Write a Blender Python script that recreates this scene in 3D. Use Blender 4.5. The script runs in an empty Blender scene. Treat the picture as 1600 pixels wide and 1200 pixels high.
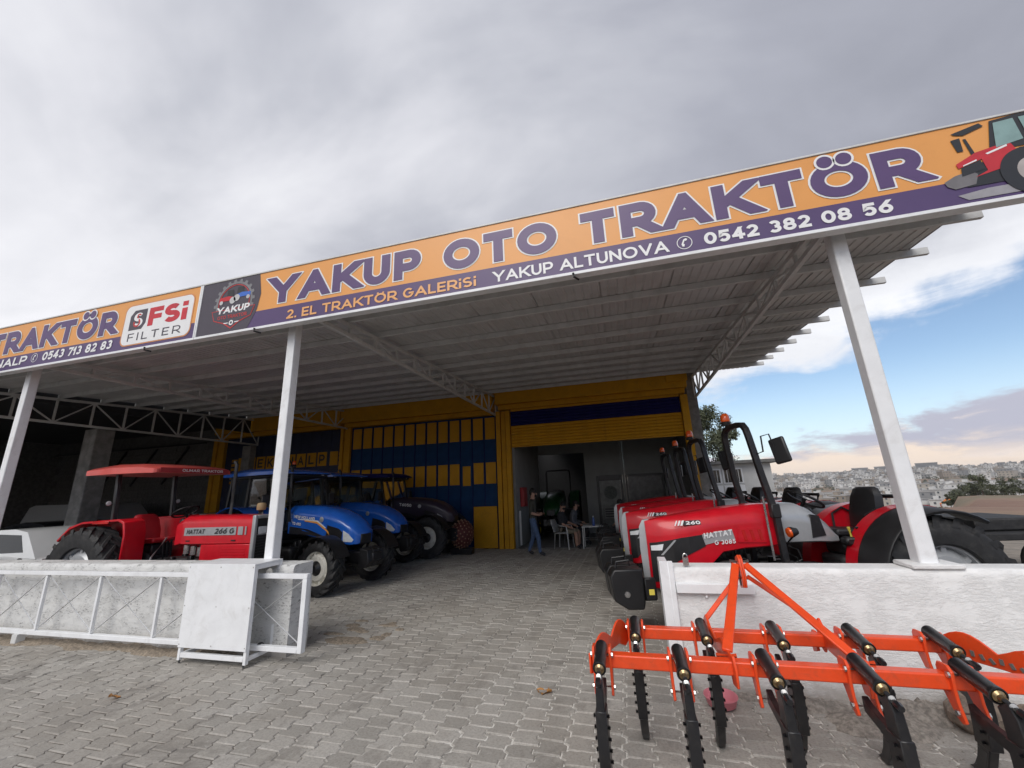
import bpy, math, random
from mathutils import Vector, Matrix, noise as mnoise
rng = random.Random(7)
S = bpy.context.scene
COL = S.collection
R = math.radians
sin, cos, PI = math.sin, math.cos, math.pi

# ------------------------------------------------------------------ camera
cam = bpy.data.cameras.new('camera')
cam.sensor_fit = 'HORIZONTAL'; cam.sensor_width = 36.0
cam.lens = 36.0 * 630.3 / 1600.0
cam.clip_start = 0.05; cam.clip_end = 9000
camo = bpy.data.objects.new('camera', cam); COL.objects.link(camo)
_p, _r, _y = .25817, -.042, .2566
_F = Vector((-sin(_y)*cos(_p), cos(_y)*cos(_p), sin(_p)))
_rt = Vector((cos(_y), sin(_y), 0)); _up = _rt.cross(_F)
_R = _rt*cos(_r) + _up*sin(_r); _U = -_rt*sin(_r) + _up*cos(_r)
camo.matrix_world = Matrix(((_R.x, _U.x, -_F.x, 0), (_R.y, _U.y, -_F.y, 0), (_R.z, _U.z, -_F.z, 1.75), (0, 0, 0, 1)))
S.camera = camo

# ------------------------------------------------------------------ view
S.view_settings.view_transform = 'Standard'
S.view_settings.look = 'None'
S.view_settings.exposure = 0.5
S.view_settings.gamma = 1.0
S.view_settings.use_curve_mapping = False
S.render.engine = 'CYCLES'
S.cycles.max_bounces = 8
S.cycles.diffuse_bounces = 4
S.cycles.use_denoising = True

# ------------------------------------------------------------------ node helper
class NT:
    def __init__(s, tree): s.t = tree; s.n = tree.nodes; s.l = tree.links
    def new(s, typ, ins=None, **props):
        n = s.n.new(typ)
        for k, v in props.items(): setattr(n, k, v)
        for k, v in (ins or {}).items(): s.put(n.inputs[k], v)
        return n
    def put(s, sock, v):
        if isinstance(v, bpy.types.NodeSocket): s.l.new(v, sock)
        elif isinstance(v, (tuple, list)) and len(v) == 3 and sock.type == 'RGBA': sock.default_value = (*v, 1)
        else: sock.default_value = v
    def math(s, op, a, b=None, c=None, clamp=False):
        n = s.n.new('ShaderNodeMath'); n.operation = op; n.use_clamp = clamp
        for i, v in enumerate((a, b, c)):
            if v is not None: s.put(n.inputs[i], v)
        return n.outputs[0]
    def vmath(s, op, a, b=None):
        n = s.n.new('ShaderNodeVectorMath'); n.operation = op
        s.put(n.inputs[0], a)
        if b is not None: s.put(n.inputs[1], b)
        return n.outputs[0]
    def mix(s, f, a, b):
        n = s.n.new('ShaderNodeMix'); n.data_type = 'RGBA'
        s.put(n.inputs[0], f); s.put(n.inputs[6], a); s.put(n.inputs[7], b)
        return n.outputs[2]
    def noise(s, vec, scale, detail=4, rough=.55, dist=0):
        n = s.n.new('ShaderNodeTexNoise')
        s.put(n.inputs['Vector'], vec); n.inputs['Scale'].default_value = scale
        n.inputs['Detail'].default_value = detail; n.inputs['Roughness'].default_value = rough
        n.inputs['Distortion'].default_value = dist
        return n.outputs[0]
    def ramp(s, f, *stops):
        n = s.n.new('ShaderNodeValToRGB'); s.put(n.inputs[0], f); e = n.color_ramp.elements
        while len(e) < len(stops): e.new(.5)
        for i, (p, c) in enumerate(stops):
            e[i].position = p; e[i].color = (c, c, c, 1) if isinstance(c, (int, float)) else (*c, 1)
        return n.outputs[0]
    def smooth(s, x, a, b):
        n = s.n.new('ShaderNodeMapRange'); n.interpolation_type = 'SMOOTHSTEP'
        s.put(n.inputs[0], x); s.put(n.inputs[1], a); s.put(n.inputs[2], b)
        n.inputs[3].default_value = 0; n.inputs[4].default_value = 1
        return n.outputs[0]

# ------------------------------------------------------------------ world: blue sky under a broken grey cloud sheet
SUN_EL, SUN_AZ = 44, 192          # degrees; azimuth clockwise from +Y (sun behind the camera)
W = bpy.data.worlds.new("World"); S.world = W; W.use_nodes = True
t = NT(W.node_tree); t.n.clear()
sky = t.new('ShaderNodeTexSky', sky_type='NISHITA')
sky.sun_disc = False; sky.sun_elevation = R(SUN_EL); sky.sun_rotation = R(SUN_AZ); sky.air_density = 1.0; sky.dust_density = .6; sky.ozone_density = 1.5
tc = t.new('ShaderNodeTexCoord').outputs['Generated']
sep = t.new('ShaderNodeSeparateXYZ', {0: tc})
dx, dy, dz = sep.outputs
el = t.math('MULTIPLY', t.math('ARCSINE', dz), 180/PI)
az = t.math('MULTIPLY', t.math('ARCTAN2', dx, dy), 180/PI)
zc = t.math('ADD', t.math('MAXIMUM', dz, 0.0), .16)
pc = t.new('ShaderNodeCombineXYZ', {0: t.math('DIVIDE', dx, zc), 1: t.math('DIVIDE', dy, zc), 2: 0.0}).outputs[0]
pc2 = t.vmath('MULTIPLY', pc, (.55, 1.0, 1.0))
n_big = t.noise(t.vmath('ADD', pc2, (3.7, 1.2, 0.0)), .75, 6, .52, .6)
n_mid = t.noise(pc2, 1.7, 6, .55, .5)
n_fine = t.noise(tc, 9.0, 6, .6, .3)
stretch = t.vmath('MULTIPLY', tc, (5.0, 5.0, 17.0))
n_low = t.noise(stretch, 1.0, 6, .6, .4)
# the main sheet ends on a slanting edge; beyond it the sky is open
edge = t.math('MULTIPLY_ADD', t.math('MINIMUM', az, 75.0), .235, 7.6)
edge = t.math('ADD', edge, t.math('MULTIPLY', t.math('SUBTRACT', n_fine, .5), 6.0))
edge = t.math('ADD', edge, t.math('MULTIPLY', t.math('SUBTRACT', n_low, .5), 9.0))
over = t.math('SUBTRACT', el, edge)
sheet = t.smooth(over, -.9, 2.6)
rim = t.math('SUBTRACT', 1.0, t.smooth(over, .8, 12.0))
tone = t.math('ADD', t.math('MULTIPLY', n_big, .60), t.math('MULTIPLY', n_mid, .40))
body = t.ramp(tone, (.37, (.255, .265, .31)), (.44, (.31, .32, .37)), (.51, (.41, .42, .465)), (.57, (.53, .535, .575)), (.66, (.68, .685, .71)))
body = t.mix(t.math('MULTIPLY', rim, .72), body, (.76, .77, .80))
# towards the left the sheet thins and is bright low down
left = t.math('MULTIPLY', t.math('SUBTRACT', 1.0, t.smooth(az, -85.0, -5.0)), t.math('SUBTRACT', 1.0, t.smooth(el, 12.0, 46.0)))
body = t.mix(t.math('MULTIPLY', left, .55), body, (.82, .82, .84))
# low bank of violet cloud with warm lower parts
top2 = t.math('MULTIPLY_ADD', t.math('MINIMUM', az, 80.0), .16, .9)
top2 = t.math('ADD', top2, t.math('MULTIPLY', t.math('SUBTRACT', n_low, .5), 13.0))
top2 = t.math('ADD', top2, t.math('MULTIPLY', t.math('SUBTRACT', n_fine, .5), 4.0))
bank = t.math('SUBTRACT', 1.0, t.smooth(t.math('SUBTRACT', el, top2), -1.2, .9))
n_pk = t.noise(t.vmath('MULTIPLY', tc, (9.0, 9.0, 30.0)), 1.0, 6, .6, .5)
warm = t.math('SUBTRACT', 1.0, t.smooth(t.math('ADD', el, t.math('MULTIPLY', t.math('SUBTRACT', n_pk, .5), 6.0)), 1.6, 3.6))
bankc = t.mix(warm, (.38, .385, .46), (.70, .59, .50))
bankc = t.mix(t.math('MULTIPLY', t.smooth(n_pk, .56, .7), .55), bankc, (.80, .68, .58))
skyc = t.new('ShaderNodeVectorMath', {0: sky.outputs[0]}, operation='SCALE')
skyc.inputs['Scale'].default_value = .10
haze_low = t.mix(t.math('MULTIPLY', t.math('SUBTRACT', 1.0, t.smooth(el, 1.0, 13.0)), .55), skyc.outputs[0], (.55, .65, .75))
c1 = t.mix(bank, haze_low, bankc)
c2 = t.mix(sheet, c1, body)
bg = t.new('ShaderNodeBackground', {'Color': c2}); bg.inputs['Strength'].default_value = 1.0
out = t.new('ShaderNodeOutputWorld'); t.l.new(bg.outputs[0], out.inputs[0])

# ------------------------------------------------------------------ sun, very soft through the cloud
sl = bpy.data.lights.new('sun', 'SUN'); sl.energy = 1.5; sl.angle = R(38); sl.color = (1.0, .965, .92)
so = bpy.data.objects.new('sun', sl); COL.objects.link(so)
so.rotation_euler = Vector((-sin(R(SUN_AZ))*cos(R(SUN_EL)), -cos(R(SUN_AZ))*cos(R(SUN_EL)), -sin(R(SUN_EL)))).to_track_quat('-Z', 'Y').to_euler()

# ------------------------------------------------------------------ materials
MATS = {}
def mat(name, col, rough=.5, metal=0.0, var=.12, scale=6.0, bump=0.0, bscale=60.0, coat=0.0, dirt=None, dirt_amt=0.0, dirt_scale=3.0, spec=.5, rvar=.1, trans=0.0, emit=None, estr=0.0, alpha=1.0, bdet=5):
    if name in MATS: return MATS[name]
    m = bpy.data.materials.new(name); m.use_nodes = True
    t = NT(m.node_tree); b = t.n['Principled BSDF']
    tc = t.new('ShaderNodeTexCoord').outputs['Object']
    n1 = t.noise(tc, scale, 5, .6)
    lo = tuple(max(0, c*(1-var)) for c in col); hi = tuple(min(1, c*(1+var)) for c in col)
    c = t.mix(t.smooth(n1, .3, .7), lo, hi)
    if dirt is not None:
        n2 = t.noise(tc, dirt_scale, 7, .68, .6)
        c = t.mix(t.math('MULTIPLY', t.smooth(n2, .48, .72), dirt_amt), c, dirt)
    t.put(b.inputs['Base Color'], c)
    t.put(b.inputs['Roughness'], t.math('ADD', rough - rvar/2, t.math('MULTIPLY', n1, rvar), clamp=True))
    b.inputs['Metallic'].default_value = metal
    b.inputs['Specular IOR Level'].default_value = spec
    if coat: b.inputs['Coat Weight'].default_value = coat; b.inputs['Coat Roughness'].default_value = .06
    if trans: b.inputs['Transmission Weight'].default_value = trans; b.inputs['IOR'].default_value = 1.2
    if alpha < 1: b.inputs['Alpha'].default_value = alpha
    if emit: b.inputs['Emission Color'].default_value = (*emit, 1); b.inputs['Emission Strength'].default_value = estr
    if bump:
        bn = t.new('ShaderNodeBump', {'Height': t.noise(tc, bscale, bdet, .62)}); bn.inputs['Strength'].default_value = bump; bn.inputs['Distance'].default_value = .02
        t.l.new(bn.outputs[0], b.inputs['Normal'])
    MATS[name] = m
    return m

M = dict(
  white_paint=mat('white_paint', (.80, .81, .82), .42, var=.04, scale=4, dirt=(.42, .40, .37), dirt_amt=.25, dirt_scale=5),
  grey_paint=mat('grey_steel_paint', (.60, .60, .59), .45, var=.06, scale=3, dirt=(.3, .29, .27), dirt_amt=.35, dirt_scale=4),
  sheet=mat('roof_sheet', (.58, .575, .565), .38, .15, var=.07, scale=1.2, dirt=(.34, .33, .315), dirt_amt=.4, dirt_scale=1.5),
  yellow=mat('yellow_paint', (.58, .285, .010), .6, spec=.25, var=.08, scale=3, dirt=(.2, .11, .02), dirt_amt=.3, dirt_scale=6),
  blue_panel=mat('blue_panel_paint', (.006, .040, .125), .65, spec=.2, var=.15, scale=3),
  navy=mat('navy_paint', (.008, .009, .10), .6, spec=.2, var=.12, scale=3),
  concrete=mat('grey_concrete', (.22, .215, .205), .9, var=.22, scale=5, bump=.35, bscale=30, dirt=(.12, .115, .11), dirt_amt=.5),
  block=mat('concrete_block', (.12, .118, .112), .92, var=.25, scale=9, bump=.4, bscale=60),
  mortar=mat('mortar', (.10, .098, .094), .95, var=.2, bump=.3),
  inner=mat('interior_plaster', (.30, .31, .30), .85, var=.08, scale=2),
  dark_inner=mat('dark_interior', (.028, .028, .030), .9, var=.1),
  rubber=mat('tyre_rubber', (.022, .022, .023), .72, var=.3, scale=14, bump=.15, bscale=90, dirt=(.085, .08, .072), dirt_amt=.45, dirt_scale=9),
  black=mat('black_plastic', (.012, .012, .013), .42, var=.2),
  black_metal=mat('black_paint', (.013, .013, .015), .36, var=.2, rvar=.25, dirt=(.05, .045, .04), dirt_amt=.4, dirt_scale=14),
  iron=mat('dark_iron', (.035, .035, .037), .55, .3, var=.3, scale=12, bump=.1),
  steel=mat('bright_steel', (.55, .54, .52), .28, .9, var=.15, scale=20),
  brass=mat('bronze_steel', (.42, .30, .16), .3, .9, var=.25, scale=20),
  red=mat('red_paint', (.52, .004, .014), .34, var=.08, coat=.3, spec=.4, rvar=.2, dirt=(.36, .02, .03), dirt_amt=.25, dirt_scale=7),
  red_dull=mat('faded_red_paint', (.45, .030, .028), .4, var=.12, scale=4, coat=.2),
  blue=mat('blue_paint', (.012, .115, .52), .25, var=.08, coat=.6),
  purple=mat('dark_violet_paint', (.030, .022, .040), .35, var=.1, coat=.4),
  green=mat('green_paint', (.006, .05, .010), .35, var=.1, coat=.3),
  silver=mat('silver_paint', (.40, .41, .42), .34, .4, var=.06),
  rim_white=mat('cream_rim_paint', (.74, .72, .64), .45, var=.08, dirt=(.25, .22, .17), dirt_amt=.5, dirt_scale=12),
  rim_grey=mat('grey_rim_paint', (.42, .43, .44), .4, .3, var=.08),
  orange=mat('orange_paint', (.80, .072, .012), .42, var=.07, coat=.2, rvar=.25, bump=.06, bscale=140, dirt=(.42, .075, .03), dirt_amt=.45, dirt_scale=13),
  amber=mat('amber_lens', (.75, .10, .01), .2, var=.05, coat=.6),
  redlens=mat('red_lens', (.45, .01, .01), .2),
  lamp=mat('lamp_lens', (.75, .77, .78), .12, .1, coat=.5),
  seatblack=mat('black_vinyl', (.016, .016, .018), .5, var=.15, bump=.1, bscale=120),
  seatred=mat('red_vinyl', (.42, .012, .02), .45, var=.1, bump=.1),
  glass=mat('cab_glass', (.55, .62, .60), .04, var=.0, trans=1.0, rvar=0),
  darkglass=mat('dark_window_glass', (.012, .014, .016), .06, var=.0, rvar=0),
  white_plastic=mat('white_plastic', (.72, .72, .70), .4, var=.03),
  skin=mat('skin', (.42, .24, .17), .55, var=.08),
  hair=mat('dark_hair', (.012, .010, .009), .6, var=.2, bump=.3),
  denim=mat('blue_denim', (.075, .12, .22), .85, var=.2, scale=18, bump=.2, bscale=160),
  olive=mat('olive_cloth', (.055, .052, .04), .85, var=.15, bump=.15),
  khaki=mat('khaki_cloth', (.22, .19, .14), .85, var=.12),
  greycloth=mat('grey_cloth', (.12, .125, .14), .85, var=.12),
  darkcloth=mat('dark_cloth', (.03, .03, .035), .85, var=.12),
  pink=mat('pink_plastic', (.62, .20, .24), .45, var=.06),
  leaf=mat('dry_leaf', (.42, .20, .06), .7, var=.3, scale=40),
  car_white=mat('white_car_paint', (.62, .63, .63), .25, var=.02, coat=.6),
  car_grey=mat('pale_car_paint', (.34, .345, .34), .3, var=.03, coat=.5),
  car_dark=mat('dark_car_paint', (.016, .017, .02), .22, var=.05, coat=.6),
  decal_white=mat('white_decal', (.72, .72, .72), .4, var=.02),
  decal_black=mat('black_decal', (.02, .02, .022), .4, var=.02),
  decal_orange=mat('orange_decal', (.75, .33, .05), .4, var=.02),
  decal_grey=mat('grey_decal', (.30, .30, .31), .35, var=.02),
  sticker=mat('yellow_sticker', (.75, .62, .10), .45, var=.02),
)

# ------------------------------------------------------------------ mesh builder
def frame_to(d, up=(0, 0, 1)):
    d = Vector(d).normalized(); u = Vector(up)
    if abs(d.dot(u)) > .995: u = Vector((0, 1, 0)) if abs(d.z) > .9 else Vector((0, 0, 1))
    x = d.cross(u).normalized(); y = x.cross(d).normalized()
    return x, y, d

class MB:
    def __init__(s): s.v = []; s.f = []; s.m = []
    def add(s, vs, fs, mi=0):
        o = len(s.v); s.v += [tuple(v) for v in vs]; s.f += [tuple(i+o for i in f) for f in fs]; s.m += [mi]*len(fs)
        return s
    def bx(s, x0, x1, y0, y1, z0, z1, mi=0):
        return s.add([(x0,y0,z0),(x1,y0,z0),(x1,y1,z0),(x0,y1,z0),(x0,y0,z1),(x1,y0,z1),(x1,y1,z1),(x0,y1,z1)],
                     [(0,3,2,1),(4,5,6,7),(0,1,5,4),(1,2,6,5),(2,3,7,6),(3,0,4,7)], mi)
    def box(s, c, sz, rot=None, mi=0):
        o = len(s.v); a, b, d = sz[0]/2, sz[1]/2, sz[2]/2
        s.bx(-a, a, -b, b, -d, d, mi)
        m = rot.to_matrix() if rot is not None and hasattr(rot, 'to_matrix') else rot
        for i in range(o, len(s.v)):
            p = Vector(s.v[i]); p = (m @ p if m is not None else p) + Vector(c); s.v[i] = tuple(p)
        return s
    def bar(s, p, q, w, h=None, up=(0, 0, 1), mi=0):
        h = h or w; p = Vector(p); q = Vector(q); x, y, d = frame_to(q-p, up)
        vs = [c + x*a*w/2 + y*b*h/2 for c in (p, q) for a, b in ((-1,-1),(1,-1),(1,1),(-1,1))]
        return s.add(vs, [(3,2,1,0),(4,5,6,7),(0,1,5,4),(1,2,6,5),(2,3,7,6),(3,0,4,7)], mi)
    def tube(s, pts, r, n=8, cap=True, mi=0, closed=False):
        pts = [Vector(p) for p in pts]; k = len(pts); rs = r if isinstance(r, (list, tuple)) else [r]*k
        vs = []; px = None
        for i, p in enumerate(pts):
            a = pts[(i-1) % k] if (i or closed) else p; b = pts[(i+1) % k] if (i < k-1 or closed) else p
            d = (b-a).normalized()
            if px is None: x, y, _ = frame_to(d)
            else:
                x = (px - d*px.dot(d)); x = x.normalized() if x.length > 1e-6 else frame_to(d)[0]; y = d.cross(x)
            px = x
            vs += [p + (x*cos(2*PI*j/n) + y*sin(2*PI*j/n))*rs[i] for j in range(n)]
        fs = []
        for i in range(k if closed else k-1):
            i2 = (i+1) % k
            fs += [(i*n+j, i*n+(j+1) % n, i2*n+(j+1) % n, i2*n+j) for j in range(n)]
        if cap and not closed: fs += [tuple(range(n-1, -1, -1)), tuple((k-1)*n+j for j in range(n))]
        return s.add(vs, fs, mi)
    def lathe(s, prof, c=(0,0,0), axis=(0,0,1), n=24, mi=0, a0=0, a1=2*PI):
        x, y, d = frame_to(axis, (0, 0, 1) if abs(axis[2]) < .9 else (0, 1, 0)); c = Vector(c); full = abs(a1-a0-2*PI) < 1e-6
        m = n if full else n+1
        vs = [c + d*z + (x*cos(a0+(a1-a0)*j/n) + y*sin(a0+(a1-a0)*j/n))*r for r, z in prof for j in range(m)]
        fs = []
        for i in range(len(prof)-1):
            for j in range(n):
                j2 = (j+1) % m
                fs.append((i*m+j, i*m+j2, (i+1)*m+j2, (i+1)*m+j))
        return s.add(vs, fs, mi)
    def prism(s, poly, plane, d0, d1, mi=0):
        f = {'xy': lambda a, b, d: (a, b, d), 'xz': lambda a, b, d: (a, d, b), 'yz': lambda a, b, d: (d, a, b)}[plane]
        n = len(poly); vs = [f(a, b, d0) for a, b in poly] + [f(a, b, d1) for a, b in poly]
        return s.add(vs, [tuple(range(n-1, -1, -1)), tuple(range(n, 2*n))] + [(i, (i+1) % n, n+(i+1) % n, n+i) for i in range(n)], mi)
    def loft(s, loops, cap=True, mi=0, close=True):
        n = len(loops[0]); vs = [p for l in loops for p in l]; fs = []
        for i in range(len(loops)-1):
            for j in range(n if close else n-1):
                j2 = (j+1) % n; fs.append((i*n+j, i*n+j2, (i+1)*n+j2, (i+1)*n+j))
        if cap: fs += [tuple(range(n-1, -1, -1)), tuple((len(loops)-1)*n+j for j in range(n))]
        return s.add(vs, fs, mi)
    def ball(s, c, r, n=12, m=8, mi=0):
        r = r if isinstance(r, (tuple, list)) else (r, r, r); o = []
        for i in range(m+1):
            th = PI*i/m; rr = max(sin(th), 1e-3)
            o.append([(c[0]+r[0]*rr*cos(2*PI*j/n), c[1]+r[1]*rr*sin(2*PI*j/n), c[2]-r[2]*cos(th)) for j in range(n)])
        return s.loft(o, False, mi)
    def xf(s, mtx, i0=0):
        for i in range(i0, len(s.v)): s.v[i] = tuple(mtx @ Vector(s.v[i]))
        return s
    def mesh(s, name, mats, smooth=35):
        me = bpy.data.meshes.new(name); me.from_pydata(s.v, [], s.f)
        for m_ in (mats if isinstance(mats, (list, tuple)) else [mats]): me.materials.append(M[m_] if isinstance(m_, str) else m_)
        me.polygons.foreach_set('material_index', s.m)
        if smooth:
            me.polygons.foreach_set('use_smooth', [True]*len(s.f)); me.update()
            try: me.set_sharp_from_angle(angle=R(smooth))
            except Exception: pass
        fixn(me)
        return me
    def build(s, name, mats, parent=None, smooth=35, bevel=0, seg=1, **kw):
        return link(name, s.mesh(name, mats, smooth), parent, bevel, seg, **kw)

import bmesh
def fixn(me):
    b = bmesh.new(); b.from_mesh(me); bmesh.ops.recalc_face_normals(b, faces=b.faces); b.to_mesh(me); b.free()

def link(name, me, parent=None, bevel=0, seg=1, loc=None, rot=None, label=None, cat=None, group=None, kind=None):
    o = bpy.data.objects.new(name, me); COL.objects.link(o)
    if parent is not None: o.parent = parent
    if loc is not None: o.location = loc
    if rot is not None: o.rotation_euler = rot
    if bevel:
        b = o.modifiers.new('bevel', 'BEVEL'); b.width = bevel; b.segments = seg; b.limit_method = 'ANGLE'; b.angle_limit = R(40); b.harden_normals = False
    tag(o, label, cat, group, kind)
    return o
def tag(o, label=None, cat=None, group=None, kind=None):
    if label: o['label'] = label
    if cat: o['category'] = cat
    if group: o['group'] = group
    if kind: o['kind'] = kind
    return o
def thing(name, label, cat, loc=(0,0,0), rz=0, group=None):
    o = bpy.data.objects.new(name, None); COL.objects.link(o); o.location = loc; o.rotation_euler = (0, 0, rz); o.empty_display_size = .2
    return tag(o, label, cat, group)
def copy_tree(o, parent=None):
    c = o.copy(); COL.objects.link(c)
    if parent is not None: c.parent = parent
    for ch in list(o.children): copy_tree(ch, c)
    return c
def again(o, parent, loc=None, rot=None):
    c = o.copy(); COL.objects.link(c); c.parent = parent
    if loc is not None: c.location = loc
    if rot is not None: c.rotation_euler = rot
    for ch in list(o.children): copy_tree(ch, c)
    return c

# ------------------------------------------------------------------ stroke lettering
def arc(cx, cy, rx, ry, a0, a1, n=10): return [(cx+rx*cos(R(a0+(a1-a0)*i/n)), cy+ry*sin(R(a0+(a1-a0)*i/n))) for i in range(n+1)]
_O = ('o', arc(.5, .5, .5, .5, 90, 450, 28)[:-1])
_B = [(0, 0), (0, 1), (.55, 1)] + arc(.6, .765, .36, .235, 90, -90, 8) + [(0, .53)]
GL = {
 'A': (.95, [[(0, 0), (.5, 1), (1, 0)], [(.2, .30), (.8, .30)]]),
 'B': (.75, [[(0, 0), (0, 1)], [(0, 1), (.5, 1)] + arc(.58, .765, .36, .235, 80, -80, 8) + [(.3, .53)], [(0, .53), (.55, .53)] + arc(.6, .265, .4, .265, 80, -80, 8) + [(0, 0)]]),
 'C': (.85, [arc(.5, .5, .5, .5, 45, 315, 22)]), 'D': (.82, [('o', [(0, 0), (0, 1), (.45, 1)] + arc(.5, .5, .5, .5, 85, -85, 14) + [(.45, 0)])]),
 'E': (.66, [[(1, 1), (0, 1), (0, 0), (1, 0)], [(0, .5), (.9, .5)]]), 'F': (.64, [[(0, 0), (0, 1), (1, 1)], [(0, .48), (.88, .48)]]),
 'G': (.9, [arc(.5, .5, .5, .5, 45, 350, 22) + [(1, .48), (.55, .48)]]), 'H': (.8, [[(0, 0), (0, 1)], [(1, 0), (1, 1)], [(0, .5), (1, .5)]]),
 'I': (.0, [[(.5, 0), (.5, 1)]]), 'i': (.0, [[(.5, 0), (.5, .68)], [(.5, .84), (.5, 1)]]), 'J': (.6, [[(1, 1), (1, .3)] + arc(.5, .3, .5, .3, 0, -180, 10)]),
 'K': (.84, [[(0, 0), (0, 1)], [(.96, 1), (.10, .40)], [(.34, .56), (1, 0)]]),
 'L': (.62, [[(0, 1), (0, 0), (1, 0)]]), 'M': (1.0, [[(0, 0), (0, 1), (.5, .2), (1, 1), (1, 0)]]), 'N': (.82, [[(0, 0), (0, 1), (1, 0), (1, 1)]]),
 'O': (1.02, [_O]), 'Ö': (1.02, [_O]), 'P': (.76, [[(0, 0), (0, 1)], [(.0, 1), (.55, 1)] + arc(.6, .69, .4, .31, 85, -85, 10) + [(.55, .38), (.0, .38)]]),
 'R': (.80, [[(0, 0), (0, 1)], [(.0, 1), (.55, 1)] + arc(.58, .69, .40, .31, 85, -85, 10) + [(.55, .38), (.0, .38)], [(.5, .38), (1, 0)]]),
 'S': (.72, [arc(.5, .745, .48, .255, 35, 180, 9) + arc(.5, .745, .5, .245, 200, 262, 4) + arc(.5, .255, .5, .245, 82, 20, 4) + arc(.5, .255, .5, .255, 0, -150, 10)]),
 'T': (.78, [[(0, 1), (1, 1)], [(.5, 0), (.5, 1)]]), 'U': (.78, [[(0, 1), (0, .42)] + arc(.5, .40, .5, .40, 180, 360, 14) + [(1, .42), (1, 1)]]),
 'V': (.9, [[(0, 1), (.5, 0), (1, 1)]]), 'W': (1.3, [[(0, 1), (.27, 0), (.5, .9), (.73, 0), (1, 1)]]), 'Y': (.92, [[(0, 1), (.5, .42), (1, 1)], [(.5, 0), (.5, .48)]]),
 'Z': (.75, [[(0, 1), (1, 1), (0, 0), (1, 0)]]),
 '0': (.74, [('o', arc(.5, .5, .5, .5, 90, 450, 24)[:-1])]), '1': (.30, [[(0, .80), (.8, 1), (.8, 0)]]),
 '2': (.68, [arc(.5, .71, .47, .29, 165, -15, 12) + [(.8, .48), (.02, .02)], [(0, 0), (1, 0)]]),
 '3': (.68, [arc(.48, .745, .45, .255, 150, -90, 12), arc(.48, .26, .5, .26, 90, -155, 12)]),
 '4': (.74, [[(.72, 0), (.72, 1)], [(.70, 1), (.02, .27)], [(.0, .27), (1, .27)]]), '5': (.68, [[(.92, 1), (.14, 1), (.08, .56)] + arc(.48, .32, .5, .32, 125, -150, 14)]),
 '6': (.70, [[(.82, 1), (.10, .45)], ('o', arc(.5, .31, .5, .31, 90, 450, 20)[:-1])]), '7': (.66, [[(0, 1), (1, 1), (.35, 0)]]),
 '8': (.70, [('o', arc(.5, .75, .42, .25, 90, 450, 18)[:-1]), ('o', arc(.5, .26, .5, .26, 90, 450, 18)[:-1])]),
 '9': (.70, [[(.18, 0), (.9, .55)], ('o', arc(.5, .69, .5, .31, 90, 450, 20)[:-1])]),
 '.': (.0, [[(.5, 0), (.5, .10)]]), '/': (.5, [[(0, 0), (1, 1)]]), '-': (.4, [[(0, .45), (1, .45)]]),
}
def clip_y(poly, lo, hi):
    for sgn, lim in ((1, lo), (-1, hi)):
        out = []
        for i, p in enumerate(poly):
            q = poly[(i+1) % len(poly)]; a = sgn*(p[1]-lim) >= -1e-9; b = sgn*(q[1]-lim) >= -1e-9
            if a: out.append(p)
            if a != b:
                k = (lim-p[1])/(q[1]-p[1]); out.append((p[0]+(q[0]-p[0])*k, lim))
        poly = out
        if len(poly) < 3: return []
    return poly
DOTS = []
def letter_polys(s, th=.22, grow=0.0, gap=.12, space=.42, wide=1.0):
    """polygons (list of point lists with a layer number) of a line of lettering of cap height 1; returns polys, width"""
    polys = []; x = 0.0; lay = 0
    for ci, ch in enumerate(s):
        if ch == ' ': x += space*wide; continue
        w, strokes = GL[ch]; w = w*wide + th*(1 if w < .01 else .25); sx = max(w-th, 0)
        for st in strokes:
            closed = isinstance(st, tuple); pts = st[1] if closed else st
            P = [Vector((x + th/2 + p[0]*sx if sx > 0 else x + w/2, th/2 + p[1]*(1-th))) for p in pts]
            if ch == '.': P = [Vector((x+w/2, 0)), Vector((x+w/2, th*1.05))]
            k = len(P); h = th/2 + grow; L = []; Rr = []
            for i, p in enumerate(P):
                a = P[i-1] if (i or closed) else None; b = P[(i+1) % k] if (i < k-1 or closed) else None
                d1 = (p-a).normalized() if a is not None else None; d2 = (b-p).normalized() if b is not None else None
                if d1 is None: d1 = d2
                if d2 is None: d2 = d1
                n1 = Vector((-d1.y, d1.x)); n2 = Vector((-d2.y, d2.x)); mt = (n1+n2)
                mt = mt.normalized() if mt.length > 1e-5 else n1
                sc = h/max(mt.dot(n1), .28); q = p.copy()
                if not closed and i in (0, k-1):
                    e = d2*-1 if i == 0 else d1
                    ext = th*.5 if (pts[i][1] <= .001 or pts[i][1] >= .999 or pts[i][0] <= .001 or pts[i][0] >= .999) and abs(e.y) > .2 else (th*.5 if abs(e.y) < .05 and (pts[i][0] >= .85 or pts[i][0] <= .1) else 0)
                    if abs(e.y) < .9 and abs(e.y) > .2: ext *= 2.2
                    q = q + e*(ext+grow)
                L.append(q+mt*sc); Rr.append(q-mt*sc)
            for i in range(k if closed else k-1):
                j = (i+1) % k
                pl = clip_y([tuple(L[i]), tuple(L[j]), tuple(Rr[j]), tuple(Rr[i])], -grow, 1+grow)
                if len(pl) >= 3: polys.append((pl, lay, ci))
            lay += 1
        if ch == 'Ö' and th > .23: DOTS[:] = [(x+w*.33, 1.03), (x+w*.67, 1.03)]
        elif ch == 'Ö':
            for cx in (.27, .73):
                r0 = th*.48+grow; polys.append(([(x+w*cx+r0*cos(2*PI*a/14), 1.03+r0*sin(2*PI*a/14)) for a in range(14)], lay+3, ci))
        x += w + gap
    return polys, x-gap
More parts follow.
